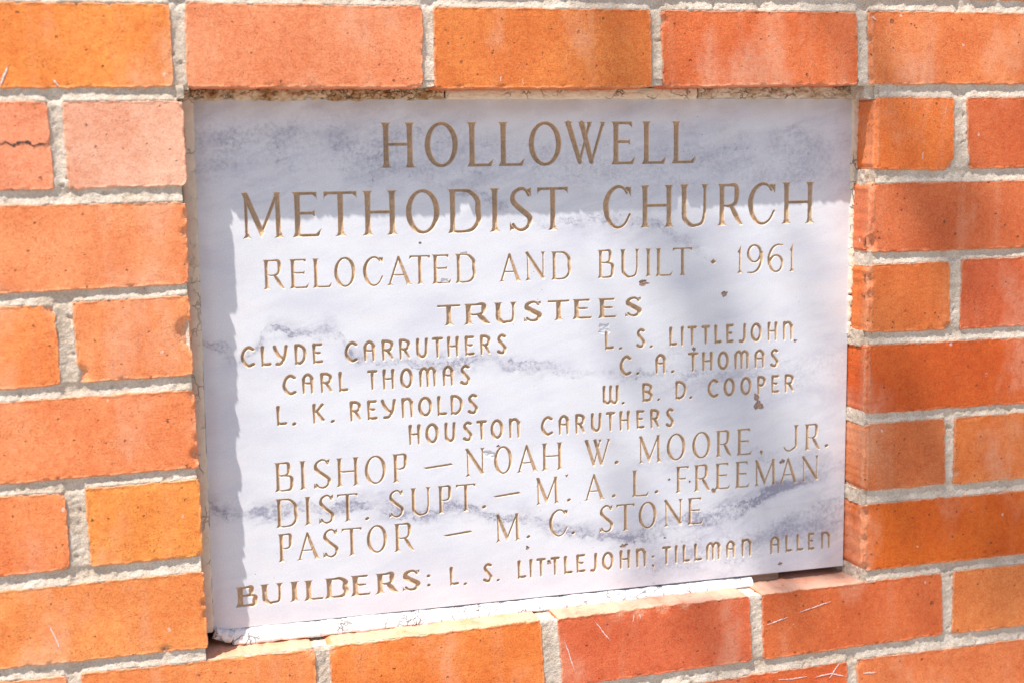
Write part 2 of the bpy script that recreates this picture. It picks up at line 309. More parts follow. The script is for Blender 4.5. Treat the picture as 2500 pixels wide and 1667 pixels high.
# course 3
b(-345, -219, -155, -221, (240, 140, 85)); b(-205, -10.6, -154.6, -221.2, (248, 156, 100), 1.6, [(-11, -180, 5, 2.2), (-10, -165, 4, 2)], q=[(-205, -153.9), (-10.5, -155.4), (-11.5, -220.9), (-205, -222.6)])
b(0, 0, 0, 0, (211, 110, 70), 3.4, [(612, -212, 9, 5.5), (614, -157, 6, 2.5)], q=[(612.6, -156.0), (800, -157.2), (801, -221.8), (612.0, -219.6)])
b(812, 1000, -156, -221, (220, 120, 75))
# course 4
b(-316, -214, -233, -298, (243, 140, 70)); b(0, 0, 0, 0, (250, 148, 80), 1.4, [(-119, -236, 8, 2.6)], q=[(-205, -232.6), (-116.5, -234.0), (-115.3, -297.3), (-205, -298.6)])
b(0, 0, 0, 0, (248, 154, 94), 1.6, [(-12, -262, 13, 5.2), (-9, -272, 8, 4), (-99.5, -290, 7, 3.5)], q=[(-102.0, -232.5), (-11.8, -231.0), (-11.6, -295.7), (-100.5, -296.2)])
b(0, 0, 0, 0, (213, 114, 62), 3.4, [(611, -246, 8, 5.0), (612, -262, 6, 3.0), (700, -296, 6, 3)], q=[(612.0, -232.0), (699.0, -232.0), (701.0, -296.8), (611.2, -295.0)])
b(0, 0, 0, 0, (206, 98, 62), 1.2, q=[(712.9, -230.6), (905, -232.0), (906, -297.8), (712.2, -297.4)])
# course 5
b(-345, -219, -309, -374, (244, 140, 85)); b(0, 0, 0, 0, (248, 150, 93), 1.6, [(-10, -363, 7, 4.5), (-11, -312, 5, 2.5), (-10, -350, 4, 2.5)], q=[(-205, -308.8), (-11.5, -308.6), (-10.8, -373.5), (-205, -374.3)])
b(0, 0, 0, 0, (207, 92, 38), 3.8, [(608, -322, 6, 3), (609, -331, 4.5, 2.5)], q=[(610.3, -307.8), (800, -310.2), (801, -374.8), (610.0, -372.8)])
b(812, 1000, -310, -375, (210, 100, 50))
# course 6
b(-316, -214, -385, -450, (243, 140, 70)); b(0, 0, 0, 0, (247, 146, 86), 1.6, [(-119, -386, 5, 2)], q=[(-205, -384.2), (-117.4, -385.8), (-117.0, -448.7), (-205, -450.2)])
b(0, 0, 0, 0, (250, 158, 76), 1.6, [(-12, -449, 5, 2.4)], q=[(-101.2, -383.8), (-11.2, -384.1), (-11.1, -449.0), (-99.9, -448.7)])
b(0, 0, 0, 0, (206, 112, 68), 3.8, q=[(609.8, -383.7), (697.4, -384.0), (699.0, -448.5), (609.4, -448.2)])
b(0, 0, 0, 0, (218, 118, 62), 1.2, [(711, -440, 5, 2)], q=[(709.6, -384.2), (905, -385.4), (906, -450.2), (709.4, -449.8)])
# course 7
b(-345, -219, -463, -527, (244, 140, 80)); b(0, 0, 0, 0, (248, 156, 86), 1.8, [(-11, -490, 4.5, 3.5), (-10.5, -500, 4, 3.0), (-45, -527, 5, 2.0)], q=[(-205, -462.6), (-11.4, -462.9), (-10.8, -528.5), (-205, -526.0)])
b(0, 0, 0, 0, (212, 98, 30), 3.8, [(611, -470, 7, 4.0), (610, -497, 6, 3.0), (611, -525, 6, 4)], q=[(609.2, -461.8), (800, -464.0), (801, -528.1), (608.9, -527.0)])
b(812, 1000, -464, -528, (214, 105, 45))
# course 8
b(-316, -214, -540, -603, (243, 140, 80)); b(0, 0, 0, 0, (246, 148, 84), 1.4, q=[(-205, -537.6), (-125.6, -539.0), (-124, -603), (-205, -602)])
b(0, 0, 0, 0, (246, 150, 84), 1.8, [(76, -542, 6, 2.2)], q=[(-113.4, -538.9), (78.6, -541.6), (80.0, -603), (-111, -602)])
b(0, 0, 0, 0, (243, 138, 64), 1.8, [(94, -543, 6, 2.5), (285, -541, 4, 2)], q=[(92.0, -541.2), (283.6, -539.2), (285.8, -601), (95.0, -603)])
b(0, 0, 0, 0, (224, 112, 68), 2.2, [(360, -540.5, 5, 1.6), (380, -540, 8, 2.0), (402, -540, 8, 2.2), (425, -540, 6, 1.6)], q=[(300.0, -539.8), (489.6, -539.1), (492.6, -602.6), (304.4, -604.2)])
b(0, 0, 0, 0, (213, 106, 62), 2.2, q=[(503.4, -539.4), (697.4, -538.7), (700.4, -601.4), (505.4, -603.3)])
b(0, 0, 0, 0, (228, 130, 76), 1.6, q=[(712.0, -538.7), (905, -539.8), (906, -603.6), (711.4, -602.0)])
# course 9 and 10 (partly under the frame)
b(-213, -18, -617, -681, (235, 130, 75)); b(-6, 187, -617, -681, (235, 130, 75)); b(199, 391, -617, -681, (230, 120, 70))
b(0, 0, 0, 0, (214, 100, 56), 1.4, q=[(402, -618.6), (594.0, -616.6), (595, -681), (403, -682)])
b(0, 0, 0, 0, (226, 124, 78), 1.8, [(607, -618, 4, 2)], q=[(605.6, -616.0), (800, -618.0), (801, -682), (607, -682)])
b(812, 1000, -618, -682, (220, 120, 75))
for x in range(-2, 5): b(-112.0 + x * 203.2, 78 + x * 203.2, -694, -756, (228, 125, 70))

GAIN = 0.88
def brick(quad, col, bev, chips, idx):
    tl, tr, br, bl = [np.array(p, float) for p in quad]
    e = 0.7; el_ = 0.0 if 600 < tl[0] < 618 else e
    tl += (-el_, e); bl += (-el_, -e); tr += (e, e); br += (e, -e)
    Lx = (np.linalg.norm(tr - tl) + np.linalg.norm(br - bl)) / 2; Ly = (np.linalg.norm(bl - tl) + np.linalg.norm(br - tr)) / 2
    def axis(L, e0):
        near = [0, .35, .8, 1.4, 2.2, 3.2, 4.4]; a0 = [v for v in near] + ([5.6, 7.0] if e0 > 3 else [])
        lo = a0[-1]; hi = L - near[-1]; n = max(2, int((hi - lo) / 2.2)); mid = list(np.linspace(lo, hi, n + 1))[1:-1]
        return np.array(a0 + mid + [L - v for v in near[::-1]])
    ux = axis(Lx, bev); uy = axis(Ly, 0)
    U, Vv = np.meshgrid(ux, uy); u = U / Lx; v = Vv / Ly
    X = (tl[0] * (1 - u) + tr[0] * u) * (1 - v) + (bl[0] * (1 - u) + br[0] * u) * v
    Y = (tl[1] * (1 - u) + tr[1] * u) * (1 - v) + (bl[1] * (1 - u) + br[1] * u) * v
    X0, Y0 = X.copy(), Y.copy(); sd = idx * 7 % 90
    # distance to the four edges, edge line wavers a little
    dl, dr, dt, db = U, Lx - U, Vv, Ly - Vv
    cr = 2.2 + 1.6 * abs(math.sin(idx * 1.7))
    def drop(d, r, n):
        rr = r * (0.75 + 0.55 * n); rr = np.maximum(rr, 0.3); t = np.clip(1 - d / rr, 0, 1)
        return rr * (1 - np.sqrt(np.maximum(0, 1 - t * t))) * 0.9
    nz = fnoise(X0, Y0, 7, sd); nz2 = fnoise(X0, Y0, 2.2, sd + 3, 2)
    z = -np.maximum.reduce([drop(dl, bev + 0.4, nz), drop(dr, 1.5, nz), drop(dt, 1.5, nz), drop(db, 1.4, nz)])
    m = np.minimum(np.minimum(dl, dr), np.minimum(dt, db)); edge = np.exp(-m / 2.2)
    z += edge * nz2 * 0.7 - edge * np.maximum(0, fnoise(X0, Y0, 3.0, sd + 9, 2) - 0.08) * 3.2
    wear = np.clip((1 - m / (2.2 + 1.6 * nz)) * 0.9, 0, 1)
    if bev > 3: wear = np.maximum(wear, np.clip(1 - np.abs(dl - 4.0) / (2.2 + 1.6 * nz), 0, 1) * 0.8); z += np.exp(-((dl - 3.5) / 2.2) ** 2) * (nz2 * 0.8 + fnoise(X0, Y0, 1.8, sd + 50, 2) * 0.5)
    for (px, py, r, dep) in chips:
        dd = np.hypot((X0 - px) * 1.0, (Y0 - py) * 1.0) / (r * (1 + 0.35 * fnoise(X0, Y0, r * 0.8, sd + 20, 2)))
        k = np.clip((1 - dd) * 2.2, 0, 1); z -= dep * k * (0.8 + 0.35 * nz2); wear = np.maximum(wear, k)
    z += fnoise(X0, Y0, 45, sd + 5, 2) * 0.35 + nz2 * 0.05
    # in-plane waver of the outline
    wx = fnoise(Y0, X0 * 0.2, 4.5, sd + 31, 4) * 1.25; wy = fnoise(X0, Y0 * 0.2, 5, sd + 37, 4) * 1.1
    X = X + (np.exp(-dl / 1.5) * wx * 0.8 + np.exp(-dr / 1.5) * wx * 0.75); Y = Y + (np.exp(-dt / 1.5) * wy + np.exp(-db / 1.5) * wy)
    # rounded corners
    for (cxn, cyn, sx, sy) in ((dl, dt, 1, -1), (dr, dt, -1, -1), (dl, db, 1, 1), (dr, db, -1, 1)):
        k = np.clip(1 - np.hypot(cxn, cyn) / (cr * 1.6), 0, 1); X += sx * k * cr * 0.33; Y += sy * k * cr * 0.33
    ny, nx = X.shape; V = [np.stack([X.ravel(), Y.ravel(), z.ravel()], 1)]
    I = np.arange(nx * ny).reshape(ny, nx); Q = [np.stack([I[1:, :-1], I[1:, 1:], I[:-1, 1:], I[:-1, :-1]], -1).reshape(-1, 4)]
    nf = len(Q[0])
    ring = np.concatenate([I[0, :], I[1:, -1], I[-1, -2::-1], I[-2:0:-1, 0]]); rp = V[0][ring]; n = len(ring); base = nx * ny
    prev = ring
    for k, zz in enumerate((-6, -14, -24, -36, -95)):
        pz = rp.copy(); pz[:, 2] = zz
        if k < 4: pz[:, :2] += np.stack([vnoise(rp[:, 0] + zz, rp[:, 1], 9, sd + k), vnoise(rp[:, 1] + zz, rp[:, 0], 9, sd + k + 1)], 1) * 0.04
        V.append(pz); cur = base + np.arange(n); base += n
        Q.append(np.stack([prev, np.roll(prev, -1), np.roll(cur, -1), cur], 1)); prev = cur
    V = np.concatenate(V); Q = np.concatenate(Q)
    sm = np.ones(len(Q), bool)
    me = mesh_from('brick', to_wall(V), Q, None, smooth=sm)
    at = me.attributes.new('wear', 'FLOAT', 'POINT'); w = np.zeros(len(V), 'f'); w[:nx * ny] = wear.ravel(); w[nx * ny:nx * ny + n] = wear.ravel()[ring] * 0.5; at.data.foreach_set('value', w)
    o = link('brick', me, MB, wall)
    c = lin((col[0], col[1] * (0.985 if quad[0][0] < 390 else 1.02), col[2] * (1.0 if quad[0][0] < 390 else 0.95))); g2 = GAIN * (1.0 if quad[0][0] < 380 else 1.12); o.color = tuple(min(0.9, v * g2) for v in c) + (1.0,)
    return o
bricks = [brick(*x, i) for i, x in enumerate(BR)]

# the wall goes on round the picture: plain copies of one eased brick, further out the field is one joined part
def eased(cx_, cy_, w=96.5, hh=32.4):
    P = []
    for ins, z in ((1.4, 0.0), (0.0, -1.6), (0.0, -60.0)):
        P += [(cx_ - w + ins, cy_ - hh + ins, z), (cx_ + w - ins, cy_ - hh + ins, z), (cx_ + w - ins, cy_ + hh - ins, z), (cx_ - w + ins, cy_ + hh - ins, z)]
    Q = [[0, 1, 2, 3]]
    for k in (0, 4):
        for i in range(4): j = (i + 1) % 4; Q.append([k + i, k + 4 + i, k + 4 + j, k + j])
    return P, Q
P_, Q_ = eased(0, 0); plain_me = mesh_from('brick', P_, Q_, smooth=False); plain_me.materials.append(MB)
taken = [(min(p[0] for p in q), max(p[0] for p in q), (q[0][1] + q[2][1]) / 2) for q, *_r in BR]
pal = [(243, 142, 84), (232, 128, 74), (247, 150, 92), (218, 112, 64), (240, 150, 80), (226, 122, 78)]
cr3 = random.Random(3); far_P, far_Q = [], []
for k in range(-18, 20):
    yc = -(k - 1) * 77.1 - 32.4; odd = k % 2
    for n in range(-14, 19):
        xc = 96.5 + n * 203.2 + (0 if odd else -101.6)
        if -1420 > yc - 33: continue
        if any(abs(yc - ty) < 30 and xc + 80 > t0 and xc - 80 < t1 for t0, t1, ty in taken) or (-3 < xc < 610 and -539 < yc < -66): continue
        if abs(xc - 300) < 1010 and -960 < yc < 400:
            o = link('brick', plain_me, None, wall); o.location = Vector(Wd(xc, yc, 0)) - Vector(Wd(300, -720, -45))
            c = lin(cr3.choice(pal)); o.color = tuple(min(0.9, v * GAIN * cr3.uniform(.92, 1.04)) for v in c) + (1.0,)
        else:
            p, q = eased(xc, yc); n0 = len(far_P); far_P += p; far_Q += [[i + n0 for i in f] for f in q]
o = link('brick_field', mesh_from('brick_field', to_wall(np.array(far_P)), far_Q, smooth=False), MB, wall, kind='stuff'); o.color = tuple(v * GAIN for v in lin((234, 134, 80))) + (1.0,)
mp, mq = [], []
for (x0, x1, y0, y1) in ((-2900, 3900, -1450, -689), (-2900, 3900, 31, 1450), (-2900, -214, -689, 31), (829, 3900, -689, 31)):
    n0 = len(mp); mp += [(x0, y0, -2.8), (x1, y0, -2.8), (x1, y1, -2.8), (x0, y1, -2.8)]; mq.append([n0, n0 + 1, n0 + 2, n0 + 3])
link('mortar_field', mesh_from('mortar_field', to_wall(np.array(mp, float)), mq, smooth=False), MM, wall)

# the cracked half brick at the left edge: a dark crack line cut into its own sub-part
def strip(name, pts, w0, z, mat, parent, seed=0, label=None, rough=0.3):
    P = np.array(pts, float); seg = np.linalg.norm(np.diff(P, axis=0), axis=1); s = np.concatenate([[0], np.cumsum(seg)]); n = max(4, int(s[-1] / 0.6))
    t = np.linspace(0, s[-1], n); x = np.interp(t, s, P[:, 0]); y = np.interp(t, s, P[:, 1]); tx = np.gradient(x); ty = np.gradient(y); L = np.hypot(tx, ty); nx_, ny_ = -ty / L, tx / L
    w = w0 * np.clip(np.minimum(t, s[-1] - t) / (s[-1] * 0.25 + 1e-6), 0.15, 1) * (1 + rough * vnoise(t, t * 0 + seed, 1.1, seed))
    jit = vnoise(t, t * 0, 2.0, seed + 1) * rough * 0.4
    V = np.concatenate([np.stack([x + nx_ * (w * k + jit), y + ny_ * (w * k + jit), np.full(n, z + h)], 1) for k, h in ((-1, -0.35), (-0.5, 0), (0.5, 0), (1, -0.35))])
    I = np.arange(4 * n).reshape(4, n); Q = np.stack([I[:-1, :-1], I[:-1, 1:], I[1:, 1:], I[1:, :-1]], -1).reshape(-1, 4)[:, ::-1]
    o = link(name, mesh_from(name, to_wall(V), Q), mat, parent)
    if label: o['label'] = label
    return o
def brick_at(x, y):
    for o, (q, *_r) in zip(bricks, BR):
        if min(q[0][0], q[3][0]) <= x <= max(q[1][0], q[2][0]) and min(q[2][1], q[3][1]) - 1 <= y <= max(q[0][1], q[1][1]) + 1: return o
SCR = [([(-136.4,-493.5),(-132,-504),(-128.3,-516.3)],0.75),([(305.6,-559.3),(315.0,-590.3)],0.55),([(334.3,-544.4),(350.3,-566.6)],0.55),([(542.5,-560.4),(575.6,-553.6)],0.4),
 ([(-145.7,-62.5),(-138.7,-46.4)],0.9),([(-107.1,-56.7),(-102,-63.1)],0.6),([(508.5,-569.2),(530.4,-563.9)],0.45),([(575.2,-630.7),(585.2,-617)],0.5),
 ([(520.4,-624.9),(536,-626),(550.9,-625.6)],0.45),([(559.7,-627.5),(577,-626),(593.0,-630.9)],0.6),([(611.8,-630.0),(626.7,-631.1)],0.6),([(667.0,-134.5),(667.7,-127.7)],0.45),
 ([(372.6,-550.6),(373.5,-543.6)],0.5),([(379.1,-543.4),(379.6,-548.6)],0.5),([(611,-3),(616,-7)],0.6),([(256,-61),(257,-56)],0.5),([(276,-64),(275.5,-58)],0.45),([(690,-92),(692,-87)],0.4)]
for i, (pts, w) in enumerate(SCR):
    mx, my = np.mean([p[0] for p in pts]), np.mean([p[1] for p in pts])
    strip('paint_scrape', pts, w * 0.72, 0.40, M_paint, brick_at(mx, my), i, 'thin white paint scrape', 0.8)
M_crack = mat_simple('crack_dark', (0.10, 0.045, 0.03), (0.06, 0.03, 0.025), (0.16, 0.08, 0.05), 200, 0.0006)
strip('crack', [(-160, -104.5), (-148, -106.2), (-144, -104.6), (-139, -107.6), (-134, -105.0), (-128, -105.2), (-124, -108.2), (-120, -106.5), (-112, -107.0)], 0.85, 0.55, M_crack, brick_at(-130, -100), 5, 'dark jagged crack across the brick', 0.9)

# ------------------------------------------------------------------ mortar between the bricks (height field, concave joints)
st = 1.15; gx = np.arange(-215, 830, st); gy = np.arange(32, -690, -st)
GX, GY = np.meshgrid(gx, gy); mask = np.zeros(GX.shape, bool)
for q, *_r in BR:
    P = np.array(q); x0, x1 = P[:, 0].min(), P[:, 0].max(); y0, y1 = P[:, 1].min(), P[:, 1].max()
    i0, i1 = np.searchsorted(-gy, -y1) - 1, np.searchsorted(-gy, -y0) + 1; j0, j1 = np.searchsorted(gx, x0) - 1, np.searchsorted(gx, x1) + 1
    i0 = max(i0, 0); j0 = max(j0, 0)
    sub = (slice(i0, i1), slice(j0, j1)); X = GX[sub]; Y = GY[sub]
    if X.size == 0: continue
    ins = np.ones(X.shape, bool)
    for k in range(4):
        a = P[k]; c = P[(k + 1) % 4]; ins &= ((c[0] - a[0]) * (Y - a[1]) - (c[1] - a[1]) * (X - a[0])) <= 0
    mask[sub] |= ins
def run(m, axis, rev):
    m2 = np.flip(m, axis) if rev else m; out = np.zeros(m.shape); cur = np.full(m.shape[1 - axis], 60.0)
    for i in range(m.shape[axis]):
        row = m2[i] if axis == 0 else m2[:, i]; cur = np.where(row, 0.0, cur + st)
        if axis == 0: out[i] = cur
        else: out[:, i] = cur
    return np.flip(out, axis) if rev else out
up, dn, le, ri = run(mask, 0, False), run(mask, 0, True), run(mask, 1, False), run(mask, 1, True)
gv, gh = up + dn, le + ri
opening = (GX > -11.5) & (GX < np.where(GY > -150, 621.0, np.where(GY > -303, 617.6, 613.6))) & (GY < -66) & (GY > -539.5) | (GX > -3.0) & (GX < 599) & (GY < -59) & (GY > -70)
tv = dn / np.maximum(gv, 1e-3); th = le / np.maximum(gh, 1e-3)
prof_v = np.interp(tv, [0, 0.12, 0.3, 0.5, 0.7, 0.88, 1.0], [-0.3, -0.8, -1.7, -2.4, -2.7, -2.5, -1.8])
prof_h = np.interp(th, [0, 0.15, 0.4, 0.6, 0.85, 1.0], [-0.9, -1.8, -2.6, -2.6, -1.8, -0.9])
dmin = np.minimum(np.minimum(up, dn), np.minimum(le, ri))
Z = np.where(gv < 22, prof_v, np.where(gh < 22, prof_h, np.interp(dmin, [0, 3, 7], [-1.6, -3.0, -3.6])))
Z = np.where(mask, np.where(dn < up, -2.4, -1.0), Z)
for _ in range(2):
    p = np.pad(Z, 1, mode='edge'); Z = (p[1:-1, 1:-1] * 2 + p[:-2, 1:-1] + p[2:, 1:-1] + p[1:-1, :-2] + p[1:-1, 2:]) / 6
Z += fnoise(GX, GY, 30, 60, 2) * 1.1 + fnoise(GX, GY, 5, 63, 3) * 0.75 + rng.randn(*GX.shape) * 0.10
Z -= np.clip(fnoise(GX, GY, 6, 71, 2) - 0.56, 0, 1) * 9
# keep only cells near a joint, outside the opening
near = mask.copy()
for _ in range(4):
    p = np.pad(near, 1, constant_values=True); near = p[1:-1, 1:-1] & p[:-2, 1:-1] & p[2:, 1:-1] & p[1:-1, :-2] & p[1:-1, 2:]
keep = ~near & ~opening
Z = np.where(mask & (dmin <= 0), Z - 0.0, Z)
deep = run(~mask, 0, False)  # distance inside the bricks, pushes hidden mortar down
ins_d = np.minimum(np.minimum(run(~mask, 0, False), run(~mask, 0, True)), np.minimum(run(~mask, 1, False), run(~mask, 1, True)))
Z = np.where(mask, Z - 0.9 * np.minimum(ins_d, 5), Z)
kc = keep[:-1, :-1] & keep[1:, :-1] & keep[:-1, 1:] & keep[1:, 1:]
I = np.arange(GX.size).reshape(GX.shape); Q = np.stack([I[1:, :-1], I[1:, 1:], I[:-1, 1:], I[:-1, :-1]], -1)[kc]
used = np.unique(Q); remap = np.full(GX.size, -1); remap[used] = np.arange(len(used))
V = np.stack([GX.ravel(), GY.ravel(), Z.ravel()], 1)[used]
link('mortar', mesh_from('mortar', to_wall(V), remap[Q]), MM, wall, label='sandy pale grey mortar in the joints')

# mortar carried back into the reveals of the opening and under the ledge
def block(x0, x1, y0, y1, z0, z1, seed, mat=MM, name='mortar', amp=0.9, parent=wall, stp=1.6):
    """rough box: x0<x1, y0>y1, z0 (front) > z1; front, top, left and right faces subdivided and jittered"""
    V = []; Q = []; nb = 0
    def face(o, a, c_, na, nc):
        nonlocal nb
        aa = np.linspace(0, 1, na + 1); cc = np.linspace(0, 1, nc + 1); A, Cc = np.meshgrid(aa, cc)
        P = np.array(o)[None, None] + A[..., None] * np.array(a) + Cc[..., None] * np.array(c_)
        V.append(P.reshape(-1, 3)); I = np.arange((na + 1) * (nc + 1)).reshape(nc + 1, na + 1) + nb; nb += I.size
        Q.append(np.stack([I[:-1, :-1], I[:-1, 1:], I[1:, 1:], I[1:, :-1]], -1).reshape(-1, 4))
    nx_ = max(1, int((x1 - x0) / stp)); ny_ = max(1, int((y0 - y1) / stp)); nz_ = max(1, int((z0 - z1) / stp))
    face((x0, y1, z0), (x1 - x0, 0, 0), (0, y0 - y1, 0), nx_, ny_)
    face((x0, y0, z0), (x1 - x0, 0, 0), (0, 0, z1 - z0), nx_, nz_)
    face((x0, y1, z1), (0, 0, z0 - z1), (0, y0 - y1, 0), nz_, ny_)
    face((x1, y1, z0), (0, 0, z1 - z0), (0, y0 - y1, 0), nz_, ny_)
    face((x0, y1, z1), (x1 - x0, 0, 0), (0, 0, z0 - z1), nx_, 1)
    V = np.concatenate(V); Q = np.concatenate(Q)
    V = V + np.stack([fnoise(V[:, 1] + V[:, 2], V[:, 2] * 1.3 - V[:, 1] + V[:, 0], 5, seed, 3), fnoise(V[:, 0] + V[:, 2], V[:, 2] - V[:, 0] * .7, 5, seed + 3, 3), fnoise(V[:, 0] - V[:, 1], V[:, 1] + V[:, 0] * .3, 5, seed + 6, 3)], 1) * amp
    off = to_wall(V) if parent is wall else V
    return V, Q
def joined(name, blocks, mat, parent, **props):
    V = []; Q = []; n = 0
    for v, q in blocks: V.append(v); Q.append(q + n); n += len(v)
    V = np.concatenate(V)
    if parent is wall: V = to_wall(V)
    return link(name, mesh_from(name, V, np.concatenate(Q)), mat, parent, **props)
def pieces(name, blocks):
    for v, q in blocks: link(name, mesh_from(name, to_wall(v), q), MM, wall)
blk = []
for (ya, yb) in ((-64.0, -77.2), (-142.3, -156.2), (-219.4, -232.2), (-295, -308.2), (-372.6, -384), (-448, -462), (-526.8, -539.2)):
    blk.append(block(617.0 if ya > -150 else 613.6 if ya > -300 else 610.2, 640, ya + 1, yb - 1, -2.6, -95, 5 + int(-ya)))          # right reveal
    blk.append(block(-44, -13.2, ya + 1, yb - 1, -2.6, -95, 15 + int(-ya)))          # left reveal
for (xa, xb, yt) in ((78.4, 92.6, -543.4), (283.4, 300.6, -541.2), (489.4, 503.8, -540.6)): blk.append(block(xa, xb, yt, yt - 30, -2.6, -95, int(xa)))
for (xa, xb) in ((189.0, 199.6), (394.0, 405.0), (597.5, 609.5)): blk.append(block(xa - .6, xb + .6, -50, -64.2, -2.8, -95, int(xa)))
pieces('reveal_mortar', blk)
# backing of the recess
v, q = block(-60, 660, -20, -600, -92, -110, 3, amp=1.5, stp=14)
joined('backing', [(v, q)], M_dark, wall)
# hump of mortar smeared over the right reveal (one per joint, where the sealant stops)
sm = [block(609.4, 614.5, -372.0, -384.4, -12, -60, 41, amp=1.2), block(608.9, 614.0, -448.6, -462.6, -10, -60, 44, amp=1.4), block(608.4, 614.5, -525.8, -539.4, -6, -60, 47, amp=1.6), block(609.5, 615.0, -294.4, -309.5, -9, -60, 50, amp=1.6), block(613.5, 618.0, -142.8, -157.5, -10, -60, 53, amp=1.4)]
pieces('smeared_mortar', sm)
pieces('corner_mortar', [block(-13.5, -7.8, -62.0, -72.5, -1.4, -60, 77, amp=1.1), block(608.0, 620, -62.5, -77, -5.5, -60, 79, amp=1.3)])

# ------------------------------------------------------------------ marble plaque with carved inscription
ANG = -0.0088; PO = np.array([1.2, -70.9]); PW, PH, ZP = 610.0, 454.4, -33.0
ca, sa = math.cos(-ANG), math.sin(-ANG)
def to_pl(x, y):
    dx, dy = x - PO[0], y - PO[1]; return ca * dx - sa * dy, sa * dx + ca * dy
plaque = empty('marble_plaque', Wd(PO[0], PO[1], ZP), 'veined white marble church plaque with carved names set into the brick wall', 'plaque')
plaque.rotation_euler = (0, -ANG, 0)     # turned a touch clockwise in its opening

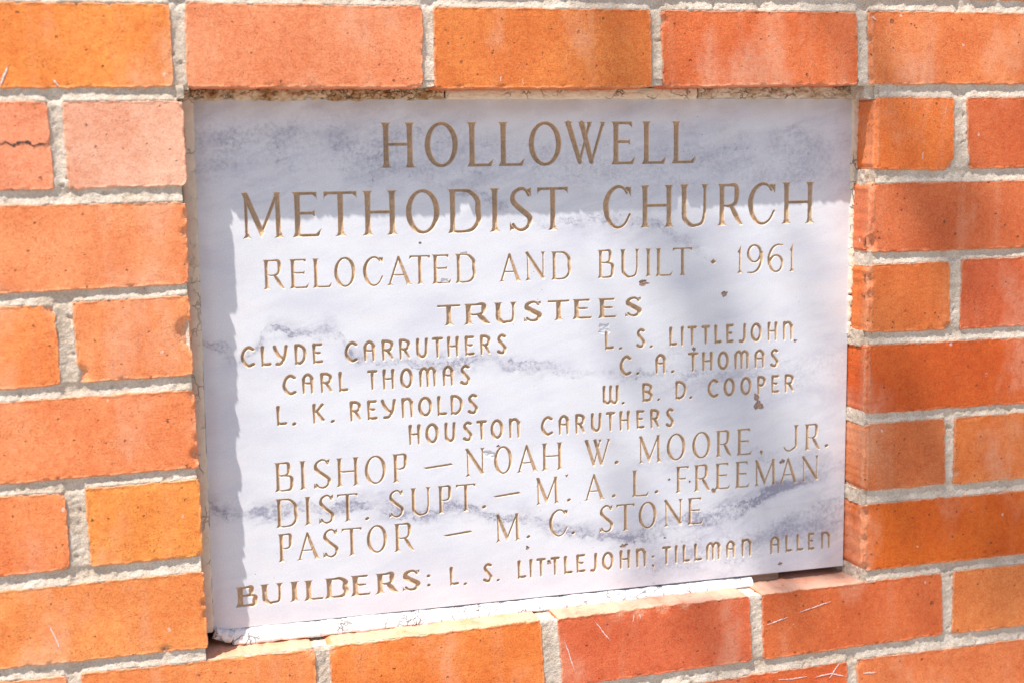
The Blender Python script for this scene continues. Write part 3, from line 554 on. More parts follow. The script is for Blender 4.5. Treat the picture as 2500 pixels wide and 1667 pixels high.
TEXT = """r|H 157.0 187.8 -92.8 -131.9;O 195.8 226.1 -92.7 -132.2;L 233.5 258.4 -93.4 -132.3;L 262.0 287.2 -93.6 -132.5;O 290.2 321.0 -93.6 -133.0;W 323.5 363.2 -94.3 -133.4;E 367.8 391.9 -94.5 -133.2;L 397.3 422.1 -94.8 -133.5;L 426.5 451.2 -95.1 -133.6
r|M 35.4 72.7 -149.8 -188.6;E 78.7 104.1 -150.2 -188.7;T 106.1 134.9 -150.4 -189.0;H 139.2 170.5 -150.7 -189.4;O 177.5 207.9 -150.5 -189.7;D 214.6 245.1 -151.2 -190.0;I 252.1 263.8 -151.4 -190.1;S 271.1 293.3 -151.0 -190.5;T 297.3 326.5 -151.7 -190.4;C 359.8 387.4 -151.6 -191.3;H 395.5 429.0 -152.4 -191.3;U 434.1 463.7 -152.6 -191.8;R 472.1 499.2 -153.0 -191.9;C 503.6 532.2 -152.6 -192.5;H 538.3 572.8 -153.3 -192.4
r|R 52.2 71.3 -206.7 -232.1;E 74.5 91.7 -206.9 -232.4;L 94.1 111.3 -207.2 -232.6;O 113.0 132.0 -206.8 -233.1;C 138.2 156.4 -207.1 -233.4;A 158.2 182.6 -207.1 -233.3;T 179.3 198.1 -207.8 -233.6;E 199.3 217.3 -207.9 -233.9;D 220.3 239.3 -208.1 -234.1;A 259.8 282.4 -208.7 -234.7;N 284.3 304.1 -208.8 -234.9;D 309.2 328.3 -209.3 -235.2;B 353.5 370.2 -209.6 -235.7;U 375.1 395.0 -209.8 -236.1;I 400.3 406.6 -210.1 -236.1;L 410.1 427.8 -210.2 -236.3;T 427.4 447.3 -210.3 -236.5;* 465.0 471.9 -222.0 -227.9;1 491.7 499.3 -210.7 -237.0;9 502.1 519.3 -210.5 -237.6;6 524.0 541.1 -210.6 -237.4;1 545.8 552.8 -210.7 -237.6
b|T 203.2 224.3 -252.5 -271.2;R 227.1 252.7 -252.7 -271.7;U 254.6 276.8 -252.9 -271.6;S 282.7 300.5 -252.9 -272.0;T 305.7 326.2 -253.3 -272.0;E 328.8 348.4 -253.4 -272.0;E 353.4 372.4 -253.8 -272.3;S 379.9 397.0 -253.8 -272.4
m|C 30.4 42.9 -278.8 -297.7;L 47.5 56.8 -279.5 -297.9;Y 57.7 71.1 -279.5 -298.3;D 76.2 87.1 -279.6 -298.2;E 91.7 101.2 -279.8 -298.3;C 119.5 131.7 -279.8 -298.7;A 136.3 146.9 -280.0 -298.6;R 152.3 164.0 -280.2 -299.0;R 167.8 178.7 -280.4 -299.0;U 183.0 194.3 -280.5 -299.1;T 197.3 208.0 -280.5 -299.2;H 211.2 222.3 -280.7 -299.3;E 227.4 236.9 -280.9 -299.4;R 241.5 252.1 -280.9 -299.4;S 256.9 266.7 -280.8 -299.8
m|C 64.7 77.2 -305.3 -324.1;A 81.6 92.1 -305.2 -323.8;R 97.5 108.8 -305.7 -324.1;L 113.4 122.3 -305.9 -324.2;T 138.6 148.3 -306.0 -324.2;H 152.3 163.3 -306.1 -324.6;O 167.7 180.0 -306.1 -325.2;M 185.0 201.0 -306.2 -324.9;A 206.4 216.9 -306.0 -325.0;S 222.2 232.4 -306.3 -325.5
m|L 58.6 68.0 -332.1 -350.1;. 71.7 75.6 -347.3 -351.0;K 89.7 100.7 -332.3 -350.4;. 105.2 109.2 -347.7 -350.9;R 122.3 133.3 -332.4 -350.9;E 137.7 147.2 -332.6 -351.1;Y 149.8 163.9 -332.7 -351.3;N 168.3 179.3 -332.6 -351.3;O 183.2 196.7 -332.6 -351.5;L 200.7 210.2 -333.1 -351.7;D 212.9 224.9 -333.1 -351.7;S 228.5 238.9 -333.0 -352.3
m|L 359.9 369.2 -283.3 -301.6;. 373.6 377.4 -299.3 -302.2;S 390.6 400.3 -283.1 -301.8;. 403.9 407.5 -299.3 -302.3;L 423.5 432.0 -283.5 -302.0;I 435.5 438.1 -283.5 -302.0;T 441.8 451.8 -283.6 -302.1;T 455.9 465.3 -283.7 -302.2;L 469.1 477.3 -283.9 -302.3;E 481.2 489.6 -283.8 -302.4;J 494.1 502.2 -284.0 -302.6;O 506.4 518.6 -284.1 -302.8;H 524.1 534.7 -284.3 -302.8;N 540.2 551.1 -284.5 -303.1
m|C 374.0 386.4 -307.0 -326.6;. 390.3 394.1 -323.5 -326.6;A 409.5 420.5 -307.6 -326.7;. 425.1 429.1 -324.0 -327.1;T 442.2 453.3 -308.3 -327.0;H 456.6 467.9 -308.7 -327.3;O 472.3 484.6 -309.0 -327.6;M 489.6 505.2 -309.1 -327.7;A 510.5 521.6 -309.4 -327.8;S 526.9 536.4 -309.7 -328.2
m|W 357.1 373.3 -334.1 -352.7;. 375.7 379.1 -350.4 -353.4;B 396.2 407.2 -334.3 -352.5;. 411.1 414.4 -349.6 -352.6;D 429.4 441.3 -334.5 -352.5;. 443.5 447.0 -349.6 -352.9;C 462.0 474.1 -334.6 -353.2;O 478.5 491.0 -334.6 -353.2;O 495.9 508.1 -334.8 -353.3;P 513.5 523.5 -335.0 -353.4;E 528.3 537.2 -335.1 -353.3;R 542.3 553.1 -335.2 -353.3
m|H 174.1 185.2 -357.2 -376.0;O 189.1 202.0 -357.0 -376.3;U 206.7 217.6 -357.4 -376.4;S 223.4 233.2 -357.7 -376.6;T 236.1 246.6 -357.9 -376.4;O 249.3 262.0 -357.9 -376.8;N 266.7 277.7 -358.1 -376.9;C 296.9 309.2 -358.3 -377.2;A 314.0 324.6 -358.4 -377.3;R 330.1 340.6 -358.6 -377.6;U 345.3 356.3 -358.7 -377.5;T 359.9 369.8 -358.9 -377.6;H 373.3 384.1 -359.0 -377.8;E 390.1 398.9 -359.3 -377.7;R 403.9 414.2 -359.3 -378.0;S 419.4 428.5 -359.4 -378.2
r|B 54.5 71.5 -382.1 -408.1;I 75.5 83.1 -382.2 -408.1;S 88.3 104.1 -381.8 -408.5;H 108.2 129.3 -382.4 -408.4;O 133.6 153.2 -382.4 -408.5;P 158.2 173.4 -382.7 -408.8;- 186.0 214.5 -394.6 -399.0;N 224.7 243.5 -383.1 -409.2;O 252.0 269.7 -383.1 -409.3;A 272.7 294.9 -383.2 -409.4;H 297.0 318.1 -383.8 -409.7;W 338.3 364.8 -384.1 -410.1;. 368.0 372.5 -405.4 -409.1;M 391.3 416.0 -384.4 -410.6;O 420.4 439.9 -384.3 -410.6;O 446.3 465.6 -384.6 -410.8;R 470.4 487.9 -385.1 -410.8;E 492.0 509.0 -385.1 -410.9;, 516.0 520.7 -407.0 -413.9;J 541.4 558.6 -385.4 -411.1;R 563.8 581.8 -385.7 -411.7;. 585.7 590.4 -406.9 -410.2
r|D 54.2 73.5 -414.2 -440.1;I 78.8 86.0 -414.3 -440.1;S 91.7 106.0 -413.8 -440.2;T 108.2 126.9 -414.5 -440.1;. 132.5 136.6 -437.2 -440.5;S 154.0 168.3 -415.0 -440.5;U 173.5 193.0 -414.8 -440.5;P 198.5 213.0 -415.0 -440.7;T 215.8 234.4 -415.2 -440.6;. 239.7 244.2 -436.2 -439.7;- 249.8 277.2 -426.2 -430.7;M 290.4 314.3 -415.5 -441.4;. 321.0 325.3 -437.2 -440.5;A 337.5 359.4 -415.8 -441.4;. 365.1 369.4 -437.2 -440.5;L 384.9 402.6 -416.3 -441.9;. 407.9 412.1 -437.0 -440.6;F 429.0 443.0 -416.3 -442.1;R 447.8 465.6 -416.4 -442.3;E 469.6 486.2 -416.6 -442.3;E 490.4 506.4 -416.6 -442.6;M 510.1 535.0 -416.6 -442.6;A 536.6 558.4 -416.4 -442.7;N 560.5 580.0 -417.0 -442.7
r|P 54.9 69.0 -445.4 -470.9;A 70.6 92.7 -445.3 -470.9;S 94.2 108.5 -444.9 -471.1;T 111.1 129.3 -445.7 -471.3;O 133.3 152.1 -445.2 -471.1;R 157.8 177.2 -445.9 -472.0;- 202.9 230.9 -458.1 -462.5;M 251.3 276.6 -446.4 -472.7;. 281.3 285.4 -468.2 -471.6;C 303.4 322.0 -446.5 -472.7;. 324.8 328.8 -468.7 -472.1;S 352.5 366.8 -446.8 -473.3;T 369.4 388.0 -447.4 -473.5;O 391.5 410.3 -447.1 -473.6;N 416.5 436.5 -447.5 -473.9;E 440.9 458.2 -447.8 -474.1
b|B 16.4 36.0 -489.0 -507.3;U 37.7 58.5 -488.9 -506.9;I 62.5 73.4 -489.1 -507.6;L 76.0 93.9 -489.5 -508.1;D 94.2 115.2 -489.5 -508.3;E 117.4 135.8 -489.5 -508.7;R 139.6 161.3 -489.9 -509.1;S 164.2 181.6 -489.4 -509.2;: 186.3 190.9 -495.0 -507.5
m|L 208.0 217.1 -490.5 -508.7;. 220.8 224.4 -506.5 -509.5;S 239.2 248.9 -490.3 -509.1;. 252.1 255.3 -506.3 -509.3;L 272.2 281.1 -491.0 -509.1;I 284.1 286.5 -490.9 -509.0;T 290.3 300.0 -490.9 -509.1;T 303.9 313.6 -491.1 -509.3;L 317.1 326.2 -491.4 -509.6;E 329.2 338.8 -491.1 -509.5;J 342.8 350.3 -491.3 -509.8;O 354.5 366.9 -491.4 -509.9;H 372.1 383.3 -491.5 -510.2;N 388.6 399.5 -491.5 -510.2;~ 404.0 408.0 -499.4 -513.3;T 415.0 424.8 -492.1 -510.5;I 428.5 431.1 -492.2 -510.4;L 436.1 444.4 -492.5 -510.5;L 448.0 456.8 -492.5 -510.6;M 460.4 475.7 -492.5 -511.0;A 481.3 491.3 -492.8 -510.9;N 497.5 508.6 -492.9 -511.0;A 527.8 538.8 -493.1 -511.5;L 544.1 552.3 -493.6 -511.4;L 556.1 564.6 -493.7 -511.4;E 568.5 576.5 -493.6 -511.7;N 582.9 593.5 -493.9 -511.7"""

def CR(pts, n=6):
    """Catmull-Rom through (x, y, r)"""
    P = np.array(pts, float); P = np.vstack([2 * P[0] - P[1], P, 2 * P[-1] - P[-2]]); out = []
    for i in range(1, len(P) - 2):
        for k in range(n):
            t = k / n; a, b2, c2, d = P[i - 1], P[i], P[i + 1], P[i + 2]
            out.append(0.5 * ((2 * b2) + (-a + c2) * t + (2 * a - 5 * b2 + 4 * c2 - d) * t * t + (-a + 3 * b2 - 3 * c2 + d) * t ** 3))
    out.append(P[-2]); out = np.array(out); out[:, 2] = np.maximum(out[:, 2], 0.12); return ('cap', out)
def LN(*pts): return ('cap', np.array(pts, float))
def PG(*pts): return ('poly', np.array(pts, float))
def roman(ch, w, h, bold=False):
    t = (0.14 if bold else 0.069) * h; n = (0.066 if bold else 0.037) * h; a = (0.245 if bold else 0.130) * h; bb = (0.2 if bold else 0.115) * h
    if bold: a = min(a, w * 0.42)
    G = []
    def st_top(x, a_=a, t_=t): G.append(PG((x - a_, h), (x + a_, h), (x + a_ * .62, h - bb * .38), (x + t_, h - bb), (x - t_, h - bb), (x - a_ * .62, h - bb * .38)))
    def st_bot(x, a_=a * 1.12, t_=t): G.append(PG((x - a_, 0), (x, h * .012), (x + a_, 0), (x + a_ * .6, bb * .42), (x + t_, bb), (x - t_, bb), (x - a_ * .6, bb * .42)))
    def stem(x, y0=0, y1=h, top=True, bot=True, t_=t, a_=a):
        G.append(PG((x - t_, y1), (x + t_, y1), (x + t_ * .93, (y0 + y1) / 2), (x + t_, y0), (x - t_, y0), (x - t_ * .93, (y0 + y1) / 2)))
        if top: st_top(x, a_, t_)
        if bot: st_bot(x, a_ * 1.12, t_)
    def P(u, v, r, x0=0.0, x1=w): return (x0 + t + u * (x1 - x0 - 2 * t), n + v * (h - 2 * n), r)
    def bar(y, x0, x1, r=n): G.append(LN((x0, y, r), (x1, y, r)))
    def tick_t(x, s): G.append(PG((x, h), (x, h - .20 * h), (x - s * .035 * h, h - .12 * h), (x - s * .10 * h, h - 2 * n), (x - s * .16 * h, h - 2 * n), (x - s * .16 * h, h)))
    def foot(x0, x1):
        bar(n, x0, x1 - .10 * h); G.append(PG((x1, .20 * h), (x1 - .045 * h, .04 * h), (x1 - .07 * h, 0), (x1 - .26 * h, 0), (x1 - .26 * h, 2 * n), (x1 - .13 * h, .075 * h)))
    sx = a * 0.98
    if ch == 'H':
        stem(sx); stem(w - sx); bar(.52 * h, sx, w - sx, n * 1.02)
    elif ch == 'I': stem(w / 2)
    elif ch == 'L': stem(sx, bot=False); G.append(PG((0, 0), (sx, 0), (sx + t, 0), (sx + t, bb), (sx - t, bb), (sx - t * 1.4, bb * .4))); foot(sx, w)
    elif ch in 'EF':
        stem(sx, bot=(ch == 'F')); xe = w * (.86 if ch == 'E' else 1.0); bar(h - n, sx, xe - .05 * h); tick_t(xe, 1)
        bar(.53 * h, sx, w * .66); G.append(PG((w * .78, .61 * h), (w * .78, .44 * h), (w * .68, .50 * h), (w * .58, .53 * h - n), (w * .58, .53 * h + n), (w * .68, .56 * h)))
        if ch == 'E': G.append(PG((0, 0), (sx + t, 0), (sx + t, bb), (sx - t, bb), (sx - t * 1.4, bb * .4))); foot(sx, w)
    elif ch == 'T': stem(w / 2, top=False); bar(h - n, .05 * h, w - .05 * h); tick_t(w, 1); tick_t(0, -1)
    elif ch in 'O0':
        th = np.linspace(0, 2 * math.pi, 49); c = np.cos(th); s_ = np.sin(th); r = n * 1.05 + (t - n * 1.05) * np.abs(np.cos(th - .15)) ** 1.6
        G.append(('cap', np.stack([w / 2 + c * (w / 2 - t), h / 2 + s_ * (h / 2 - n * 1.05), r], 1)))
    elif ch == 'C':
        G.append(CR([P(.92, .84, n * .9), P(.76, .965, n), P(.5, 1, n * 1.15), P(.2, .88, t * .8), P(.02, .66, t), P(0, .45, t), P(.1, .2, t * .85), P(.33, .03, n * 1.2), P(.6, 0, n), P(.85, .1, n * .95), P(1.0 + .4 * t / w, .31, n * .9)]))
        G.append(PG((w, .97 * h), (w * .97, .70 * h), (w * .9, .83 * h), (w * .74, .93 * h), (w * .82, .965 * h), (w * .93, .95 * h)))
    elif ch == 'D':
        stem(sx, bot=False, top=False); st_top(sx); G.append(PG((0, 0), (sx + t, 0), (sx + t, bb), (sx - t, bb), (sx - t * 1.4, bb * .4)))
        G.append(CR([(sx, h - n, n), (w * .42, h - n, n), (w * .68, h * .93, n * 1.4), (w * .9, h * .74, t * .95), (w - t, h * .5, t), (w * .93, h * .28, t * .9), (w * .76, h * .09, n * 1.4), (w * .5, n, n), (sx, n, n)]))
    elif ch in 'PRB':
        xr = w * (.93 if ch in 'P' else .84 if ch == 'R' else .86); yb = .47 * h if ch != 'B' else .54 * h
        G.append(CR([(sx, h - n, n), (xr * .5, h - n, n), (xr * .82, h * .95, n * 1.5), (xr - t, h * .76, t), (xr * .8, yb + .06 * h, n * 1.4), (xr * .5, yb, n * .9), (sx, yb + .02 * h, n * .8)]))
        if ch == 'P': stem(sx)
        elif ch == 'R':
            stem(sx); G.append(CR([(w * .52, yb, n * 1.2), (w * .66, .3 * h, t * .95), (w * .80, .12 * h, t * .8), (w * .93, n * .8, n * .7)])); G.append(PG((w * 1.0, .0), (w * .84, .0), (w * .76, .14 * h), (w * .84, .13 * h), (w * .93, .04 * h)))
        else:
            stem(sx, bot=False, top=False); st_top(sx); G.append(PG((0, 0), (sx + t, 0), (sx + t, bb), (sx - t, bb), (sx - t * 1.4, bb * .4)))
            G.append(CR([(sx, yb, n), (w * .55, yb, n), (w * .86, yb * .88, n * 1.6), (w - t, yb * .52, t), (w * .82, yb * .14, n * 1.6), (w * .5, n, n), (sx, n, n)]))
    elif ch == 'S':
        G.append(CR([P(.92, .84, n), P(.74, .97, n), P(.47, 1, n * 1.2), P(.12, .90, t * .75), P(.04, .73, t * .95), P(.28, .58, t), P(.68, .43, t), P(.99, .28, t), P(.90, .10, t * .75), P(.58, 0, n * 1.2), P(.26, .03, n), P(.06, .14, n)]))
        G.append(PG((w * .93, h), (w * .94, .74 * h), (w * .86, .85 * h), (w * .70, .94 * h), (w * .82, .965 * h)))
        G.append(PG((w * .02, 0), (w * .02, .26 * h), (w * .09, .15 * h), (w * .26, .06 * h), (w * .14, .035 * h)))
    elif ch == 'U':
        stem(sx, y0=.3 * h, bot=False); stem(w - sx * .8, y0=.3 * h, bot=False, t_=n * 1.15, a_=a * .8)
        G.append(CR([(sx, .34 * h, t), (sx + t * .3, .18 * h, t * .9), (w * .40, .04 * h, n * 1.5), (w * .56, n * .9, n * 1.1), (w * .78, .1 * h, n * 1.2), (w - sx * .8, .34 * h, n * 1.15)]))
    elif ch == 'A':
        ax = w * .47; G.append(LN((w * .14, .04 * h, n * 1.1), (ax, h * .93, n * 1.2))); G.append(LN((ax, h * .93, t * .7), (w * .82, .06 * h, t)))
        G.append(PG((ax - t * .7, h * .9), (ax - n * .3, h * 1.0), (ax + t * 1.1, h * .88))); bar(.34 * h, w * .25, w * .70, n * .9)
        G.append(PG((0, 0), (w * .28, 0), (w * .19, .07 * h), (w * .12, .07 * h))); G.append(PG((w * .70, 0), (w, 0), (w * .88, .07 * h), (w * .77, .07 * h)))
    elif ch == 'N':
        G.append(LN((w * .17, 0.05 * h, n * .9), (w * .15, h * .95, n * .9))); st_bot(w * .17, a * .9, n); G.append(LN((w * .13, h * .96, t * .85), (w * .88, h * .10, t)))
        G.append(PG((w * .02, h), (w * .2, h), (w * .28, h * .85), (w * .1, h * .88))); G.append(LN((w * .89, h * .1, n * .85), (w * .9, h * .95, n))); st_top(w * .89, a * .75, n)
        G.append(PG((w * .80, h * .12), (w * .94, h * .12), (w * .93, 0)))
    elif ch == 'M':
        G.append(LN((w * .14, .05 * h, n), (w * .13, h * .95, n))); st_bot(w * .145, a * .85, n * .9); G.append(LN((w * .13, h * .95, t * .9), (w * .47, h * .14, t * .95))); G.append(PG((w * .04, h), (w * .18, h), (w * .27, h * .8), (w * .1, h * .85)))
        G.append(LN((w * .47, h * .12, n), (w * .83, h * .95, n * 1.1))); G.append(PG((w * .40, h * .13), (w * .54, h * .13), (w * .465, 0)))
        G.append(LN((w * .84, h * .95, t * .8), (w * .86, .06 * h, t * .85))); st_bot(w * .87, a * .95, t * .8); G.append(PG((w * .76, h), (w * .92, h), (w * .88, h * .9), (w * .8, h * .84)))
    elif ch == 'W':
        for (xa, xb, ra, rb) in ((.10, .37, t, t * .9), (.37, .60, n * .9, n), (.42, .65, t, t * .9), (.66, .92, n, n * 1.1)):
            up_ = xb if (xa, xb) in ((.37, .60), (.66, .92)) else xa; dn_ = xa if up_ == xb else xb
            G.append(LN((w * up_, h * .96, ra if up_ == xa else rb), (w * dn_, h * .09, rb if up_ == xa else ra)))
            st_top(w * up_, a * .85 if up_ in (.10, .42) else a * .62, t * .9 if up_ in (.10, .42) else n)
        for xx in (.37, .655): G.append(PG((w * (xx - .055), h * .14), (w * (xx + .055), h * .14), (w * xx, 0)))
    elif ch == 'J':
        x = w - a * 1.0; stem(x, y0=.3 * h, bot=False, t_=t * .85); G.append(CR([(x, .34 * h, t * .85), (x - t * .3, .17 * h, t * .75), (w * .42, .03 * h, n * 1.1), (w * .2, .06 * h, n), (n, .17 * h, n * .7)]))
    elif ch == '1':
        x = w * .52; G.append(PG((x + t * .55, h), (x + t * .5, 0), (x - t * .75, 0), (x - t * .7, .72 * h), (x - w * .36, .74 * h), (x - w * .36, .78 * h))); st_bot(x - t * .1, w * .48, t * .6)
    elif ch in '69':
        f = (lambda x, y, r: (x, y, r)) if ch == '9' else (lambda x, y, r: (w - x, h - y, r))
        th = np.linspace(0, 2 * math.pi, 33); G.append(('cap', np.array([f(w * .48 + math.cos(q) * (w * .48 - t), h * .69 + math.sin(q) * (h * .29), n + (t * .85 - n) * abs(math.cos(q))) for q in th])))
        G.append(CR([f(w - t, h * .72, t * .9), f(w * .92, h * .45, t * .9), f(w * .72, h * .16, n * 1.5), f(w * .42, n, n * 1.1), f(w * .08, n * 1.1, n * .8)]))
    elif ch == '-': G.append(PG((0, h * .45), (w * .92, h), (w, h * .45), (w * .12, 0)))
    elif ch == '*': G.append(PG((0, h / 2), (w / 2, h), (w, h / 2), (w / 2, 0)))
    return G
def mono(ch, w, h):
    r = 0.091 * h; k = 0.064 * h; G = []
    def V_(x, y0=None, y1=None): G.append(LN((x, y1 if y1 is not None else h - r, r * 1.12), (x, y0 if y0 is not None else k * .8, k)))
    def P(u, v, q=r): return (r + u * (w - 2 * r), r + v * (h - 2 * r), q)
    if ch == 'L': V_(r); G.append(LN(P(0, .0, r * .9), P(1, .03, r)))
    elif ch == 'I': V_(w / 2)
    elif ch == 'T': G.append(LN(P(0, 1), P(1, 1.0))); V_(w / 2)
    elif ch == 'H': V_(r); V_(w - r); G.append(LN(P(0, .5, k), P(1, .53, k)))
    elif ch == 'E': V_(r, y0=r * .6); G.append(LN(P(0, 1, r * .9), P(.95, 1.0))); G.append(LN(P(0, .53, r * .8), P(.75, .53, r * .85))); G.append(LN(P(0, .0, r * .8), P(1, .02)))
    elif ch == 'C': G.append(CR([P(.98, .88), P(.62, 1.0), P(.22, .85), P(.0, .5), P(.15, .18), P(.55, -.02), P(1, .06)]))
    elif ch == 'S': G.append(CR([P(.92, .93), P(.5, 1.0), P(.1, .84), P(.25, .63), P(.7, .42), P(.98, .22), P(.72, .02), P(.35, -.01), P(0, .08)]))
    elif ch == 'O':
        th = np.linspace(0, 2 * math.pi, 33); G.append(('cap', np.stack([w / 2 + np.cos(th) * (w / 2 - r), h / 2 + np.sin(th) * (h / 2 - r), r * (1 - .12 * np.cos(th * 2) * 0) + 0 * th], 1)))
    elif ch == 'D': V_(r, y0=r * .6); G.append(CR([P(0, 1), P(.4, 1), P(.85, .82), P(1, .5), P(.8, .16), P(.4, -.01), P(0, .0)]))
    elif ch in 'RPB':
        V_(r, y0=(r * .6 if ch == 'B' else None)); m = .47 if ch != 'B' else .53
        G.append(CR([P(0, 1), P(.45, 1), P(.86, .9), P(.93, .74), P(.78, .55), P(.4, m), P(0, m + .01)], 5))
        if ch == 'R': G.append(LN(P(.45, m), P(.97, .0, k)))
        if ch == 'B': G.append(CR([P(0, m), P(.5, m), P(.9, .38), P(1, .24), P(.8, .05), P(.4, 0), P(0, 0)], 5))
    elif ch == 'A': V_(r, y1=h * .7); V_(w - r, y1=h * .7); G.append(CR([(r, h * .68, r), P(.12, .88), P(.5, 1.0), P(.88, .88), (w - r, h * .68, r)])); G.append(LN(P(0, .5, k), P(1, .5, k)))
    elif ch == 'N': V_(r); V_(w - r, y1=h * .75); G.append(CR([P(0, .84, r * .9), P(.3, .99), P(.7, .99), (w - r, h * .73, r)]))
    elif ch == 'M': V_(r, y1=h * .75); V_(w / 2, y1=h * .8); V_(w - r, y1=h * .75); G.append(CR([(r, h * .73, r), P(.1, .93), P(.28, 1), P(.5, .84)])); G.append(CR([P(.5, .84), P(.72, 1), P(.92, .93), (w - r, h * .73, r)]))
    elif ch == 'W': [G.append(LN((x, h - r, r * 1.05), (x, h * .2, r * .95))) for x in (r, w / 2, w - r)]; G.append(CR([(r, h * .22, r), P(.12, .03), P(.3, 0), P(.5, .14)])); G.append(CR([P(.5, .14), P(.7, 0), P(.9, .03), (w - r, h * .22, r)]))
    elif ch == 'U': G.append(CR([P(0, 1), P(0, .5), P(.06, .16), P(.45, 0), P(.88, .12), P(.98, .5), P(1, 1)]))
    elif ch == 'Y': G.append(CR([P(0, 1), P(.15, .72), P(.42, .45), P(.66, .36)])); G.append(CR([P(1, 1), P(.93, .62), P(.8, .3), P(.5, .04), P(.18, .02)]))
    elif ch == 'K': V_(r); G.append(LN(P(.92, 1), P(.2, .56, r * .9))); G.append(LN(P(.3, .58, r * .9), P(1, .08)))
    elif ch == 'J': G.append(CR([(w - r, h - r, r * 1.05), (w - r, h * .45, r), (w - r * 1.2, h * .2, r), (w * .55, r * .8, r), (r, r, r)]))
    return G
def dots(ch, w, h):
    if ch == '.': r = (w + h) / 4; return [LN((w / 2 - .1 * w, h / 2 - .05 * h, r * .9), (w / 2 + .1 * w, h / 2 + .05 * h, r * .9))]
    if ch in ':~': 
        r = w * .42; G = [LN((w / 2 - .05 * w, h - r, r * .9), (w / 2 + .05 * w, h - r, r * .9))]
        G.append(LN((w / 2, h * .26 if ch == '~' else r, r * .9), (w / 2 + .05 * w, h * .26 if ch == '~' else r, r * .9)))
        if ch == '~': G.append(PG((w * .35, h * .3), (w * .98, h * .32), (w * .8, h * .08), (w * .25, -h * .28), (w * .45, h * .1)))
        return G
    if ch == ',': r = w * .46; return [LN((w / 2, h - r, r * .9), (w / 2 + .02, h - r, r * .9)), PG((w * .35, h - r * 1.3), (w * 1.0, h - r * .8), (w * .75, h * .3), (w * .2, -h * .08), (w * .35, h * .28))]
    return None
def sd_cap(P, X, Y):
    out = np.full(X.shape, 1e3)
    for i in range(len(P) - 1):
        ax, ay, ar = P[i]; bx, by, br_ = P[i + 1]; dx, dy = bx - ax, by - ay; L2 = dx * dx + dy * dy + 1e-9
        t = np.clip(((X - ax) * dx + (Y - ay) * dy) / L2, 0, 1); out = np.minimum(out, np.hypot(X - ax - t * dx, Y - ay - t * dy) - (ar + t * (br_ - ar)))
    return out
def sd_poly(P, X, Y):
    n = len(P); d = np.full(X.shape, 1e9); s = np.ones(X.shape)
    for i in range(n):
        a = P[i]; b2 = P[i - 1]; ex, ey = b2[0] - a[0], b2[1] - a[1]; wx, wy = X - a[0], Y - a[1]
        t = np.clip((wx * ex + wy * ey) / (ex * ex + ey * ey + 1e-12), 0, 1); d = np.minimum(d, (wx - ex * t) ** 2 + (wy - ey * t) ** 2)
        c1 = Y >= a[1]; c2 = Y < b2[1]; c3 = ex * wy > ey * wx; flip = (c1 & c2 & c3) | (~c1 & ~c2 & ~c3); s = np.where(flip, -s, s)
    return s * np.sqrt(d)
cs = 0.42
nxp = int(PW / cs); nyp = int(PH / cs); cxs = PW / nxp; cys = PH / nyp
px = np.arange(nxp + 1) * cxs; py = -np.arange(nyp + 1) * cys
F = np.full((nyp + 1, nxp + 1), 50.0, 'f'); OWN = np.full(F.shape, -1, 'i4'); DEP = np.zeros(F.shape, 'f')
glyphs = []
def window(x0, x1, ytop, ybot, m=1.5):
    j0 = max(2, int((x0 - m) / cxs)); j1 = min(nxp - 1, int((x1 + m) / cxs) + 2); i0 = max(2, int((-ytop - m) / cys)); i1 = min(nyp - 1, int((-ybot + m) / cys) + 2)
    return slice(i0, i1), slice(j0, j1)
def put(shapes, x0, y0, w, h, kind, dmax, soft=1.0):
    sl_ = window(x0, x0 + w, y0 + h, y0, 2.0); X, Y = np.meshgrid(px[sl_[1]], py[sl_[0]]); X = X - x0; Y = Y - y0
    f = np.full(X.shape, 50.0)
    for ty, P in shapes: f = np.minimum(f, sd_cap(P, X, Y) if ty == 'cap' else sd_poly(P, X, Y))
    f = f + fnoise(X + x0, Y + y0, 2.2, 80, 2) * 0.13 * soft
    better = (f < F[sl_]) ; F[sl_] = np.where(better, f, F[sl_]); OWN[sl_] = np.where(better, len(glyphs), OWN[sl_]); DEP[sl_] = np.where(better, dmax, DEP[sl_])
    glyphs.append((kind, x0 + w / 2, y0 + h / 2))
for line in TEXT.strip().split('\n'):
    style, rest = line.split('|')
    for it in rest.split(';'):
        ch, x0, x1, yt, yb = it.split(); x0, x1, yt, yb = map(float, (x0, x1, yt, yb)); xm, ym = (x0 + x1) / 2, (yt + yb) / 2
        u, v = to_pl(xm, ym); w = x1 - x0; h = yt - yb
        sh = dots(ch, w, h) or (mono(ch, w, h) if style == 'm' else roman(ch, w, h, style == 'b'))
        put(sh, u - w / 2, v - h / 2, w, h, ch, 2.5 if style == 'm' else (3.2 if h > 34 else 2.6))
PITS = [(398.2,-167.5,4.6,3.4),(479.6,-180.4,3.4,3.2),(514.4,-280.4,3.0,4.2),(516.4,-288.6,4.8,4.2),(554.3,-228.1,1.9,1.5),(449.3,-231.2,1.9,1.9),(360.4,-207.9,5.6,5.2),(542.3,-344.7,2.8,2.1),(470.7,-367.4,2.5,2.9),(378.6,-413.2,3.8,2.1),(420.4,-409.4,1.4,1.4),(284.6,-406.6,1.9,1.9),(305.4,-422.5,2.2,2.2),(189.5,-124.8,1.6,1.3),(250,-316.6,6.0,3.8),(541.2,-446.0,2.1,2.1),(210.6,-158.2,4.2,2.2),(258.1,-309.7,1.8,1.4),(424.8,-353.5,1.5,1.1),(445.7,-357.1,1.1,1.1),(323.1,-341.8,1.4,1.4),(229.2,-134.6,3.2,1.2)]
